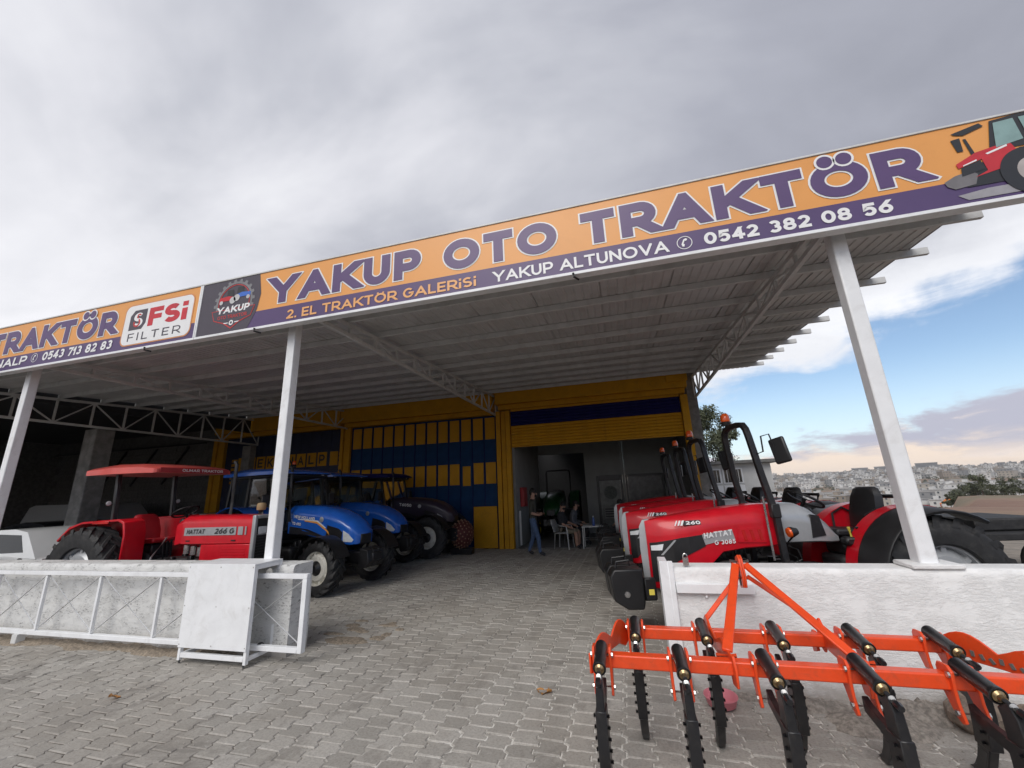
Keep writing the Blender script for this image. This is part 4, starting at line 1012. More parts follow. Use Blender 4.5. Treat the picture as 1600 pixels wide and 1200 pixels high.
# ================================================================== TRACTORS (local axes: x forward, y left, z up, origin under the rear axle)
def tyre_mesh(r, w, rim_r, lugs, lug_h, name='tyre'):
    """tyre round the y axis, with chevron lugs"""
    mb = MB(); h = w/2; rb = r-lug_h
    prof = [(rim_r, -h*.72), (rim_r+.02, -h*.86), ((rim_r+rb)/2, -h*1.0), (rb-.05, -h*.97), (rb-.012, -h*.80), (rb, -h*.4), (rb+.004, 0), (rb, h*.4), (rb-.012, h*.80), (rb-.05, h*.97), ((rim_r+rb)/2, h*1.0), (rim_r+.02, h*.86), (rim_r, h*.72)]
    mb.lathe(prof, (0, 0, 0), (0, 1, 0), 44)
    def P(a, y, rr): return (rr*cos(a), y, rr*sin(a))
    for sd in (-1, 1):
        for k in range(lugs):
            a0 = 2*PI*(k+(.5 if sd > 0 else 0))/lugs; wv = .30*2*PI/lugs; sw = 1.25*2*PI/lugs
            st = [(-.02*sd, 0.0, r, rb-.01), (h*.42*sd, .42, r, rb-.01), (h*.84*sd, .80, r-.006, rb-.03), (h*1.0*sd, 1.0, rb-.045, rb-.08)]
            loops = []
            for y, f, ro, ri in st:
                ac = a0 - sw*f; ww = wv*(1+.25*f)
                loops.append([P(ac-ww*.65, y, ri), P(ac+ww*.65, y, ri), P(ac+ww*.42, y, ro), P(ac-ww*.42, y, ro)])
            mb.loft(loops)
    return mb.mesh(name, 'rubber', 38)
def rim_mesh(rim_r, w, col, side=1, deep=.35):
    """rim with flange, disc and hub; the disc faces `side` along y"""
    mb = MB(); h = w/2; o = side
    prof = [(rim_r+.004, -h*.74), (rim_r+.03, -h*.78), (rim_r+.03, -h*.70), (rim_r-.015, -h*.62), (rim_r-.03, 0), (rim_r-.015, h*.62), (rim_r+.03, h*.70), (rim_r+.03, h*.78), (rim_r+.004, h*.74)]
    mb.lathe(prof, (0, 0, 0), (0, 1, 0), 40)
    q = h*deep*o
    mb.lathe([(rim_r-.02, q-.02*o), (rim_r*.86, q), (rim_r*.70, q+.05*o), (rim_r*.45, q+.055*o), (rim_r*.40, q+.03*o), (.02, q+.03*o)], (0, 0, 0), (0, 1, 0), 40)
    for k in range(8):
        a = 2*PI*k/8; mb.box((rim_r*.80*cos(a), q-.0*o, rim_r*.80*sin(a)), (.10, .05, .05), Matrix.Rotation(-a, 3, 'Y'))
    return mb.mesh('rim', col, 35)
def hub_mesh(r, y, col='black_metal', side=1):
    mb = MB(); o = side
    mb.lathe([(r, y), (r, y+.05*o), (r*.72, y+.09*o), (r*.55, y+.12*o), (0, y+.12*o)], (0, 0, 0), (0, 1, 0), 24)
    for k in range(8):
        a = 2*PI*k/8; mb.lathe([(.014, 0), (.014, .02*o), (0, .022*o)], (r*1.35*cos(a), y-.02*o, r*1.35*sin(a)), (0, 1, 0), 6)
    return mb.mesh('hub', col, 35)
WH = {}
def wheel(parent, name, r, w, rim_r, x, y, col, lugs, lug_h, hubcol='black_metal'):
    k = (r, w, col, y > 0)
    if k not in WH: WH[k] = (tyre_mesh(r, w, rim_r, lugs, lug_h), rim_mesh(rim_r, w, col, 1 if y > 0 else -1), hub_mesh(rim_r*.42, w*.17*(1 if y > 0 else -1), hubcol, 1 if y > 0 else -1))
    t_, rm, hb = WH[k]
    e = bpy.data.objects.new(name, None); COL.objects.link(e); e.parent = parent; e.location = (x, y, r); e.empty_display_size = .1
    rt = (0, rng.uniform(0, 6), 0)
    for nm, me in (('tyre', t_), ('rim', rm), ('hub', hb)): link(nm, me, e, rot=rt)
    return e
def hood(parent, name, secs, m_, smooth=40, n=None):
    """secs: x, half width at sill, half width at shoulder, z sill, z shoulder, z top, half width of flat top"""
    loops = []
    for x, wb, ws, zb, zs, zt, wt in secs:
        half = [(wb*.92, zb), (wb, zb+.015), (ws, zs), (ws*.985, zs+(zt-zs)*.35), (wt+(ws-wt)*.45, zs+(zt-zs)*.80), (wt, zt-.006), (wt*.5, zt)]
        loops.append([(x, y, z) for y, z in half] + [(x, -y, z) for y, z in half[::-1]])
    return MB().loft(loops).build(name, m_, parent, smooth=smooth)
def clip_x(poly, a, b):
    return [(q[1], q[0]) for q in clip_y([(y, x) for x, y in poly], a, b)]
def side_plate(parent, name, poly, wf, m_, sides=(1, -1), th=.006, lift=.004, bevel=0, breaks=()):
    out = []; xs = [min(q[0] for q in poly)-.01] + [b for b in breaks] + [max(q[0] for q in poly)+.01]
    for s_ in sides:
        mb = MB()
        for x0, x1 in zip(xs, xs[1:]):
            pl = clip_x(poly, x0, x1) if breaks else poly
            if len(pl) < 3: continue
            a = [(x, s_*(wf(x, z)+lift), z) for x, z in pl]; b = [(x, s_*(wf(x, z)-.02), z) for x, z in pl]; n = len(pl)
            mb.add(a+b, [tuple(range(n))] + [(i, (i+1) % n, n+(i+1) % n, n+i) for i in range(n)])
        out.append(mb.build(name, m_, parent, bevel=bevel, smooth=0))
    return out
def fender(parent, cx, cz, rad, y0, y1, a0, a1, m_, name='fender', th=.025, flare=0.0, n=16, wall=None, lip=0.0):
    mb = MB(); loops = []
    for k in range(n+1):
        a = R(a0+(a1-a0)*k/n); c, s_ = cos(a), sin(a)
        P = lambda rr, y: (cx+rr*c, y, cz+rr*s_)
        loops.append([P(rad, y0), P(rad+flare, y1), P(rad+flare-lip, y1+(.012 if y1 > y0 else -.012)), P(rad+flare-lip-th, y1), P(rad-th, y0)])
    mb.loft(loops)
    if wall is not None:
        pts = [(cx+(rad-.002)*cos(R(a0+(a1-a0)*k/n)), cz+(rad-.002)*sin(R(a0+(a1-a0)*k/n))) for k in range(n+1)] + wall
        mb.prism(pts, 'xz', y0-.008, y0+.008)
    return mb.build(name, m_, parent, smooth=40)
def seat(parent, x, z, m_, w=.46, hb=.50):
    s_ = MB().loft([[(x-.22, y, z+zz) for y, zz in ((-w/2, 0), (w/2, 0), (w/2, .08), (0, .065), (-w/2, .08))], [(x+.24, y, z+zz) for y, zz in ((-w/2*.95, .02), (w/2*.95, .02), (w/2*.95, .10), (0, .085), (-w/2*.95, .10))]]).build('seat', m_, parent, bevel=.025, seg=2)
    loops = []
    for k, (f, ww, tk) in enumerate(((0, .95, .11), (.35, 1.0, .13), (.75, .9, .12), (.95, .72, .09), (1.0, .55, .05))):
        zz = z+.08+hb*f; xx = x-.24-.10*f
        loops.append([(xx-tk/2, -w/2*ww, zz), (xx-tk/2, w/2*ww, zz), (xx+tk/2*.6, w/2*ww, zz), (xx+tk/2, w/4*ww, zz), (xx+tk/2*.85, 0, zz), (xx+tk/2, -w/4*ww, zz), (xx+tk/2*.6, -w/2*ww, zz)])
    MB().loft(loops).build('backrest', m_, parent, smooth=50)
    MB().box((x, 0, z-.10), (.34, .34, .2)).build('seat_base', 'black', parent, bevel=.02)
def steering(parent, x, z, tilt=.6, r=.20):
    rt = Matrix.Rotation(-tilt, 3, 'Y'); c = Vector((x, 0, z))
    mb = MB(); mb.tube([c + rt @ Vector((r*cos(2*PI*k/24), r*sin(2*PI*k/24), 0)) for k in range(24)], .016, 8, closed=True)
    for k in range(3): mb.tube([c, c + rt @ Vector((r*cos(2*PI*k/3), r*sin(2*PI*k/3), 0))], .011, 6)
    mb.tube([c, c + rt @ Vector((0, 0, -.45))], .022, 8); mb.build('steering_wheel', 'black', parent)
def beacon(parent, p, s_=1.0):
    b = MB().lathe([(0, .0), (.055*s_, 0), (.06*s_, .03*s_), (.05*s_, .05*s_)], p, (0, 0, 1), 16).build('beacon', 'black', parent)
    MB().lathe([(.052*s_, .05*s_), (.056*s_, .07*s_), (.050*s_, .13*s_), (.030*s_, .155*s_), (0, .158*s_)], p, (0, 0, 1), 16).build('beacon_lens', 'amber', b)
    return b
def mirror(parent, p0, p1, size=(.03, .17, .27), rot=None):
    m_ = MB().tube([p0, (p0[0], p0[1], p1[2]+.16), (p1[0], p1[1], p1[2]+.16), p1], .011, 6).build('mirror_arm', 'black', parent)
    MB().box(p1, size, rot).build('mirror', 'black', m_, bevel=.025, seg=2)
def chassis(t, x0, x1, zmid=.55, w=.30, axle_y=.62, fx=2.05, fr=.45, col='iron'):
    MB().box(((x0+.55)/2+.1, 0, zmid+.10), (.95, w*1.25, .52)).build('gearbox', col, t, bevel=.05, seg=2)
    MB().box((1.30, 0, zmid+.06), (1.0, w*.9, .40)).build('engine_block', col, t, bevel=.03)
    mb = MB()
    for k in range(6): mb.box((.95+k*.14, w*.50, zmid+.14+.05*(k % 2)), (.09, .08, .16+.04*(k % 3)))
    for k in range(6): mb.box((.95+k*.14, -w*.50, zmid+.12+.05*(k % 3)), (.09, .08, .14+.04*(k % 2)))
    mb.build('engine_fittings', 'black_metal', t, bevel=.012, kind='stuff')
    MB().tube([(0, -axle_y, fr*1.45 if False else .66), (0, axle_y, .66)], .11, 12).build('rear_axle', col, t)
    MB().tube([(fx, -axle_y+.02, fr), (fx, -.12, fr-.02), (fx, .12, fr-.02), (fx, axle_y-.02, fr)], [.055, .075, .075, .055], 10).build('front_axle', col, t)
    MB().box((fx+.25, 0, fr+.12), (.95, .26, .16)).build('front_frame', 'black_metal', t, bevel=.02)
def logo_badge(parent, x, y, z, r, m_='silver', ax=(0, -1, 0)):
    MB().lathe([(0, 0), (r, 0), (r, .006), (r*.8, .010), (0, .010)], (x, y, z), ax, 20).build('badge', m_, parent)

# ------------------------------------------------------------------ low red orchard tractor with folding roll bar
def orchard_tractor(label):
    t = thing('orchard_tractor', label, 'tractor', (0, 0, 0), 0, 'red orchard tractors parked in a row on the right')
    for y in (.56, -.56): wheel(t, 'rear_wheel', .66, .40, .36, 0, y, 'rim_grey', 19, .035)
    for y in (.55, -.55): wheel(t, 'front_wheel', .45, .28, .24, 2.05, y, 'rim_grey', 17, .028)
    chassis(t, -.3, 2.6, .5, .34, .5, 2.05, .45)
    secs = [(1.34, .275, .285, 1.02, 1.26, 1.47, .17), (1.50, .280, .29, 1.00, 1.26, 1.475, .17), (1.80, .28, .29, .985, 1.25, 1.455, .17), (2.05, .28, .288, .95, 1.23, 1.43, .165), (2.22, .275, .283, .80, 1.205, 1.41, .16), (2.42, .262, .268, .645, 1.17, 1.385, .150), (2.60, .225, .230, .575, 1.14, 1.36, .125), (2.76, .150, .155, .555, 1.115, 1.335, .085), (2.86, .060, .062, .55, 1.10, 1.315, .035)]
    hd = hood(t, 'hood', secs, 'red', 32)
    def wf(x, z):
        for (a, wa), (b, wb) in zip(((1.0, .288), (2.05, .288), (2.22, .283), (2.42, .268), (2.60, .230), (2.76, .155)), ((2.05, .288), (2.22, .283), (2.42, .268), (2.60, .230), (2.76, .155), (2.90, .03))):
            if x <= b: return wa+(wb-wa)*(x-a)/(b-a)
        return .03
    BK = (2.42, 2.60, 2.76)
    side_plate(hd, 'side_grille', [(2.24, 1.03), (2.27, 1.155), (2.50, 1.125), (2.70, 1.085), (2.84, 1.06), (2.84, .62), (2.76, .64), (2.70, .72), (2.62, .83), (2.46, .93)], wf, 'black', lift=.006, breaks=BK)
    side_plate(hd, 'headlight', [(2.70, 1.055), (2.83, 1.03), (2.83, .975), (2.72, .985)], lambda x, z: wf(x, z)+.004, 'lamp', lift=.006, breaks=BK)
    side_plate(hd, 'headlight_trim', [(2.56, 1.10), (2.585, 1.10), (2.74, .93), (2.715, .93)], lambda x, z: wf(x, z)+.004, 'silver', lift=.007, breaks=BK)
    side_plate(hd, 'name_band', [(1.90, 1.10), (1.92, 1.205), (2.265, 1.160), (2.255, 1.04), (2.10, 1.075)], wf, 'decal_grey', lift=.004)
    for k in range(3): side_plate(hd, 'vent', [(1.58+k*.09, 1.075), (1.615+k*.09, 1.075), (1.635+k*.09, 1.195), (1.60+k*.09, 1.195)], wf, 'redlens', lift=.011)
    side_plate(hd, 'vent_panel', [(1.55, 1.05), (1.55, 1.220), (1.85, 1.212), (1.87, 1.06)], wf, 'red', lift=.006)
    for s_ in (1, -1):
        y = s_*.297
        lettering('name_lettering', 'HATTAT', .062, 'decal_white', hd, ((2.25 if s_ > 0 else 1.93), y, 1.112), xdir=(-s_, 0, -.10 if s_ < 0 else .10), zdir=(.0, 0, 1), width=.33, th=.24, off=0)
        lettering('model_lettering', 'G 3085', .048, 'decal_white', hd, ((2.14 if s_ > 0 else 1.90), y, 1.040), xdir=(-s_, 0, .05*s_), width=.24, th=.20, off=0)
        zd_ = (0, -s_*.545, .84); ob_ = Vector((0, s_*.262, 1.262)) + Vector((0, s_*.84, .545))*.021
        MB().add([ob_+Vector((x, 0, 0))+Vector(zd_)*z-Vector((0, s_*.84, .545))*.004 for x, z in ((2.22, .0), (2.46, -.008), (2.46, .052), (2.26, .058))], [(0, 1, 2, 3)]).build('top_decal', 'decal_black', hd, smooth=0)
        lettering('top_lettering', '260', .045, 'decal_white', hd, ob_+Vector((2.43 if s_ > 0 else 2.25, 0, 0)), xdir=(-s_, 0, 0), zdir=zd_, width=.17, th=.22, off=.0)
        mb = MB()
        for k in range(3): mb.add([ob_+Vector((x, 0, 0))+Vector(zd_)*z for x, z in ((2.475+k*.04, -.01), (2.475+k*.04+.026-k*.006, -.01), (2.44+k*.04+.026-k*.006, .055), (2.44+k*.04, .055))], [(0, 1, 2, 3)])
        mb.build('top_stripes', 'decal_white', hd, smooth=0)
    MB().loft([[(2.90, -.018, .60), (2.93, 0, .60), (2.90, .018, .60), (2.84, .030, .60), (2.84, -.030, .60)], [(2.915, -.018, 1.0), (2.945, 0, 1.0), (2.915, .018, 1.0), (2.85, .036, 1.0), (2.85, -.036, 1.0)], [(2.90, -.018, 1.24), (2.93, 0, 1.25), (2.90, .018, 1.24), (2.83, .036, 1.26), (2.83, -.036, 1.26)], [(2.86, -.026, 1.325), (2.88, 0, 1.33), (2.86, .026, 1.325), (2.80, .03, 1.335), (2.80, -.03, 1.335)]]).build('nose_strip', 'silver', t, bevel=.006)
    # front weights
    br = MB().bx(2.85, 3.0, -.20, .20, .44, .62).build('weight_bracket', 'black_metal', t, bevel=.01)
    prof = [(3.0, .44), (3.02, .365), (3.20, .365), (3.35, .46), (3.38, .72), (3.33, .80), (3.0, .80)]
    for y in (-.275, .02):
        wt = MB().prism(prof, 'xz', y, y+.255).build('front_weight', 'black', t, bevel=.018, seg=2)
        MB().tube([(3.12, y+.13, .82), (3.13, y+.13, .88), (3.28, y+.13, .865), (3.29, y+.13, .80)], .012, 6).build('weight_handle', 'black_metal', wt)
        MB().lathe([(0, 0), (.035, 0), (.03, .012), (0, .013)], (3.20, y+.255, .53), (0, 1, 0), 14).build('weight_bolt', 'steel', wt)
    MB().bx(2.86, 2.99, .2, .27, .46, .70).build('side_weight', 'black', t, bevel=.012)
    MB().bx(2.89, 2.95, .271, .274, .52, .58).build('sticker', 'sticker', t)
    # silver cowl round the dash
    hood(t, 'cowl', [(1.335, .27, .28, 1.03, 1.26, 1.475, .17), (1.10, .27, .28, 1.03, 1.25, 1.47, .17), (.95, .265, .27, 1.03, 1.20, 1.40, .165), (.80, .25, .25, 1.02, 1.12, 1.26, .16), (.70, .22, .22, 1.02, 1.06, 1.12, .14)], 'silver', 40)
    side_plate(t, 'cowl_window', [(1.02, 1.08), (1.0, 1.34), (.90, 1.32), (.86, 1.10)], lambda x, z: .272-.10*max(0, 1.0-x)*1.0, 'black_metal', lift=.008)
    MB().box((.95, 0, 1.33), (.16, .34, .14), Matrix.Rotation(.5, 3, 'Y')).build('dashboard', 'black', t, bevel=.03)
    steering(t, .86, 1.50, .55, .20)
    # platform, step, tank
    MB().bx(.30, 1.15, -.56, .56, .62, .67).build('platform', 'black', t, bevel=.012)
    for s_ in (1, -1):
        MB().bx(.62, 1.10, min(s_*.26, s_*.56), max(s_*.26, s_*.56), .38, .615).build('fuel_tank', 'black', t, bevel=.04, seg=2)
        MB().tube([(1.16, s_*.44, .60), (1.16, s_*.44, .78)], .06, 12).build('filler_cap', 'black', t)
        # wing over the rear wheel
        fender(t, 0, .66, .76, s_*.31, s_*.47, -14, 108, 'red', wall=[(-.25, .85), (.55, .72)])
        fender(t, 0, .66, .755, s_*.475, s_*.82, -16, 124, 'black', name='fender_edge', flare=-.035, lip=.012)
    seat(t, .46, 1.06, 'seatblack', .44, .48)
    for s_ in (1, -1): MB().tube([(.42, s_*.25, 1.10), (.40, s_*.27, 1.30), (.26, s_*.28, 1.37), (.12, s_*.27, 1.28)], .013, 6).build('arm_rail', 'black_metal', t)
    co = MB().box((.50, .33, 1.04), (.46, .12, .09)).build('side_console', 'black', t, bevel=.02)
    for k, c_ in enumerate(('sticker', 'black', 'black', 'sticker')): MB().tube([(.36+k*.09, .33, 1.08), (.38+k*.09, .34, 1.19)], [.010, .016], 8).build('lever', c_, co)
    MB().lathe([(.075, 0), (.062, .05), (.075, .06), (.055, .11), (.066, .12), (.045, .17), (.05, .18), (.02, .24)], (.58, .12, .67), (0, 0, 1), 14).build('lever_boot', 'black', t)
    mb = MB(); [mb.lathe([(0, 0), (.022, 0), (.015, .02), (0, .02)], (.52+.08*k, .30, .80-.01*k), (0, 1, 0), 10) for k in range(2)]; mb.build('tap_handles', 'sticker', t, kind='stuff')
    # roll bar
    pts = [(1.42, .37, .72), (1.43, .37, 1.35), (1.50, .36, 1.80), (1.55, .325, 2.28), (1.555, .30, 2.37), (1.555, .24, 2.43), (1.555, .12, 2.45)]
    full = pts + [(x, -y, z) for x, y, z in pts[::-1]]
    mb = MB(); loops = []
    for i, p in enumerate(full):
        a = Vector(full[max(i-1, 0)]); b = Vector(full[min(i+1, len(full)-1)]); d = (b-a).normalized(); fx_ = Vector((1, 0, 0)); sdv = d.cross(fx_).normalized(); fx2 = sdv.cross(d).normalized()
        loops.append([tuple(Vector(p)+sdv*u*.034+fx2*v*.034) for u, v in ((-1, -.75), (-.75, -1), (.75, -1), (1, -.75), (1, .75), (.75, 1), (-.75, 1), (-1, .75))])
    rb_ = mb.loft(loops).build('roll_bar', 'black_metal', t, smooth=30)
    for s_ in (1, -1): MB().box((1.435, s_*.37, 1.40), (.10, .09, .16)).build('hinge', 'black', rb_, bevel=.012)
    beacon(rb_, (1.555, -.20, 2.49), 1.05)
    MB().tube([(1.555, -.20, 2.44), (1.555, -.20, 2.50)], .02, 8).build('beacon_stem', 'black', rb_)
    ma = MB().tube([(1.53, .36, 2.05), (1.46, .42, 2.08), (1.46, .43, 2.26), (1.38, .46, 2.28), (1.35, .47, 2.12), (1.34, .47, 2.02)], .010, 6).build('mirror_arm', 'black', rb_)
    MB().box((1.31, .50, 2.08), (.045, .19, .30), Matrix.Rotation(.5, 3, 'Z') @ Matrix.Rotation(.18, 3, 'X')).build('mirror', 'black', rb_, bevel=.03, seg=2)
    ma = MB().tube([(1.53, -.36, 2.0), (1.40, -.55, 2.05)], .010, 6).build('mirror_arm', 'black', rb_)
    MB().box((1.38, -.60, 2.02), (.04, .17, .26), Matrix.Rotation(-.4, 3, 'Z')).build('mirror', 'black', rb_, bevel=.025, seg=2)
    for s_ in (1, -1):
        lp_ = MB().lathe([(0, -.07), (.035, -.06), (.058, .0), (.058, .02)], (1.34, s_*.45, 1.17), (.75, 0, -.1), 14).build('indicator', 'black', t)
        MB().lathe([(.055, .0), (.05, .025), (0, .032)], (1.355, s_*.45, 1.168), (.75, 0, -.1), 14).build('indicator_lens', 'amber', lp_)
        MB().tube([(1.41, s_*.36, 1.0), (1.34, s_*.45, 1.12)], .012, 6).build('lamp_stalk', 'black', t)
        mb = MB(); mb.tube([(1.38, s_*.40, 1.02), (1.30, s_*.43, .98), (1.28, s_*.44, .88), (1.36, s_*.42, .84), (1.40, s_*.39, .78)], .008, 6); mb.tube([(1.40, s_*.39, .95), (1.33, s_*.44, .90), (1.30, s_*.42, .80)], .007, 6); mb.build('wiring', 'black', t, kind='stuff')
    MB().tube([(1.52, .33, 1.56), (1.52, .33, .86)], .012, 8).build('gas_strut', 'steel', t)
    MB().tube([(-.02, .34, 1.36), (-.06, .34, 1.50), (-.06, -.34, 1.50), (-.02, -.34, 1.36)], .024, 8).build('rear_rail', 'black', t)
    return t
RX = R(180+11)
def put(t, nose, rz, nose_x=2.93):
    t.rotation_euler = (0, 0, rz); t.location = (nose[0]-nose_x*cos(rz), nose[1]-nose_x*sin(rz), 0)
ot = orchard_tractor('nearest red orchard tractor, its nose at the left end of the white wall')
put(ot, (.10, 5.62), RX)
for (nx, ny, da, lab) in ((-.13, 7.30, 0, 'second red orchard tractor, directly behind the nearest one in the row'), (-.20, 8.98, -1, 'third red orchard tractor in the row, between the second and the farthest'), (-.34, 10.55, -1, 'farthest red orchard tractor of the row, nosing towards the open shutter')):
    c = copy_tree(ot); c['label'] = lab; put(c, (nx, ny), RX+R(da))

# ------------------------------------------------------------------ classic red tractor with a sun canopy
def classic_tractor():
    t = thing('classic_tractor', 'faded red tractor with a flat red sun roof and silver-framed grille', 'tractor', (-9.05, 5.92, 0), R(1.0))
    for y in (.68, -.68): wheel(t, 'rear_wheel', .72, .40, .38, 0, y, 'rim_grey', 20, .040)
    for y in (.64, -.64): wheel(t, 'front_wheel', .44, .24, .24, 2.12, y, 'rim_grey', 18, .028)
    chassis(t, -.3, 2.6, .58, .34, .6, 2.12, .44)
    hd = hood(t, 'hood', [(1.50, .30, .30, 1.09, 1.40, 1.53, .22), (1.58, .31, .31, 1.08, 1.42, 1.555, .23), (2.4, .305, .305, 1.08, 1.41, 1.54, .225), (3.0, .30, .30, 1.08, 1.39, 1.52, .22)], 'red', 30)
    hood(t, 'hood_rear', [(1.38, .285, .285, 1.06, 1.36, 1.47, .20), (1.498, .298, .298, 1.08, 1.40, 1.528, .22)], 'red', 30)
    pn = []
    for s_ in (1, -1):
        o = MB().bx(1.98, 3.0, min(s_*.27, s_*.30), max(s_*.27, s_*.30), .66, 1.078).build('side_panel', 'red', t, bevel=.012, seg=2)
        for k in range(8): MB().bx(2.42, 2.92, min(s_*.30, s_*.308), max(s_*.30, s_*.308), .70+k*.042, .722+k*.042).build('louvre', 'red', o)
        lettering('name_lettering', 'HATTAT', .075, 'decal_black', hd, ((1.66 if s_ < 0 else 2.06), s_*.318, 1.252), xdir=(-s_, 0, 0), width=.38, th=.2, off=0, shear=.15)
        lettering('model_lettering', '266 G', .085, 'decal_black', hd, ((2.26 if s_ < 0 else 2.66), s_*.318, 1.248), xdir=(-s_, 0, 0), width=.40, th=.2, off=0, shear=.15)
        mb = MB()
        for a, b in ((1.60, 2.70), (2.74, 2.84), (2.88, 2.91)): mb.bx(a, b, min(s_*.302, s_*.313), max(s_*.302, s_*.313), 1.225, 1.355)
        mb.build('name_band', 'silver', hd)
        MB().bx(1.66, 1.74, min(s_*.302, s_*.316), max(s_*.302, s_*.316), 1.13, 1.15).build('latch', 'black', hd); MB().bx(2.62, 2.70, min(s_*.302, s_*.316), max(s_*.302, s_*.316), 1.13, 1.15).build('latch', 'black', hd)
    gf = MB().bx(3.002, 3.07, -.31, -.25, .66, 1.53).bx(3.002, 3.07, .25, .31, .66, 1.53).bx(3.002, 3.07, -.249, .249, 1.47, 1.53).build('grille_frame', 'silver', t, bevel=.014, seg=2)
    MB().bx(3.003, 3.04, -.249, .249, .66, 1.469).build('grille', 'black', gf)
    for k in range(12): MB().bx(3.041, 3.055, -.245, .245, .70+k*.045, .715+k*.045).build('grille_bar', 'black_metal', gf)
    for y in (-.13, .13):
        l_ = MB().bx(3.04, 3.065, y-.085, y+.085, 1.22, 1.34).build('headlight', 'lamp', gf, bevel=.01)
        MB().bx(3.04, 3.06, y-.095, y+.095, 1.205, 1.218).build('headlight_trim', 'silver', l_)
    mb = MB(); mb.tube([(2.02, -.22, 1.09), (2.0, -.27, .95)], .03, 8); [mb.lathe([(0, 0), (.045, 0), (.045, .14), (0, .15)], (1.62+.15*k, -.24, .93-.02*k), (0, 0, 1), 10) for k in range(3)]; mb.build('filters', ['steel'], t, kind='stuff')
    MB().tube([(1.95, .22, 1.5), (1.95, .22, 2.0), (1.95, .22, 2.44), (1.90, .22, 2.50)], .032, 10).build('exhaust_pipe', 'black_metal', t)
    MB().lathe([(.0, 0), (.07, 0), (.075, .03), (.075, .09), (.06, .12), (0, .125)], (2.75, .1, 1.60), (0, 0, 1), 16).build('air_cap', mat('khaki_plastic', (.32, .22, .11), .6), t); MB().tube([(2.75, .1, 1.53), (2.75, .1, 1.60)], .05, 10).build('air_pipe', 'black', t)
    # wings
    for s_ in (1, -1):
        out = [(-.80, 1.22), (-.55, 1.44), (-.25, 1.52), (.62, 1.55), (.74, 1.50), (.80, 1.30), (.82, .72)]; inn = [(.78, .72), (.765, 1.28), (.71, 1.46), (.60, 1.51), (-.25, 1.48), (-.52, 1.40), (-.76, 1.19)]
        fd = MB().prism(out+inn, 'xz', min(s_*.36, s_*.70), max(s_*.36, s_*.70)).prism([(-.80, 1.22), (-.55, 1.43), (-.25, 1.51), (.62, 1.54), (.74, 1.49), (.79, 1.30), (.81, .72), (0, .72)], 'xz', s_*.37-.01, s_*.37+.01).build('fender', 'red', t, bevel=.012, smooth=40)
        MB().bx(.02, .40, min(s_*.70, s_*.715), max(s_*.70, s_*.715), 1.475, 1.525).build('tail_lamp', 'redlens', fd, bevel=.006)
    MB().bx(.30, 1.5, -.50, .50, .60, .64).build('platform', 'red_dull', t, bevel=.01)
    seat(t, .55, 1.08, 'seatred', .46, .44)
    steering(t, 1.16, 1.62, .5, .20)
    MB().box((1.34, 0, 1.30), (.12, .40, .42)).build('dashboard', 'black', t, bevel=.03)
    mb = MB(); [mb.tube([(.85+.1*k, .10-.14*k, .70), (.80+.1*k, .10-.14*k, 1.12)], [.012, .02], 8) for k in range(3)]; mb.build('levers', 'black', t, kind='stuff')
    for s_ in (1, -1): MB().tube([(1.25, s_*.33, 1.2), (1.10, s_*.42, .9), (1.05, s_*.48, .62)], .014, 6).build('grab_rail', 'silver', t)
    # frame and roof
    for s_ in (1, -1):
        MB().bar((.18, s_*.50, 1.5), (.10, s_*.50, 2.34), .07, .07, (1, 0, 0)).build('roll_post', 'black_metal', t, bevel=.01)
        MB().tube([(.10, s_*.52, 1.80), (.10, s_*.60, 1.82)], .012, 6).build('lamp_bracket', 'black_metal', t)
    for y in (-.60, .60):
        MB().lathe([(0, 0), (.032, .005), (.045, .05), (.042, .06)], (.10, y, 1.82), (1, -.2, 0), 12).build('work_lamp', 'black', t); MB().lathe([(.040, .06), (.03, .068), (0, .07)], (.10, y, 1.82), (1, -.2, 0), 12).build('work_lamp_glass', 'rim_grey', t)
    RFM = mat('sun_roof_red', (.56, .075, .06), .38, var=.18, scale=1.5, coat=.3)
    loops = []
    for x, w, z0, z1 in ((-.46, .64, 2.35, 2.40), (-.38, .72, 2.32, 2.46), (.30, .74, 2.32, 2.50), (.9, .74, 2.31, 2.48), (1.24, .73, 2.30, 2.42), (1.27, .70, 2.305, 2.40)):
        loops.append([(x, -w, z0), (x, w, z0), (x, w*.995, z0+(z1-z0)*.6), (x, w*.86, z1-.012), (x, w*.4, z1), (x, -w*.4, z1), (x, -w*.86, z1-.012), (x, -w*.995, z0+(z1-z0)*.6)])
    rf = MB().loft(loops).build('sun_roof', RFM, t, smooth=30)
    MB().bx(1.262, 1.285, -.66, .66, 2.31, 2.395).build('roof_band', mat('roof_band_red', (.33, .025, .03), .45), rf, bevel=.006)
    lettering('roof_lettering', 'OLMAR TRAKTOR', .05, 'decal_white', rf, (1.2855, -.28, 2.328), xdir=(0, 1, 0), width=.80, th=.2, off=.002)
    return t
classic_tractor()

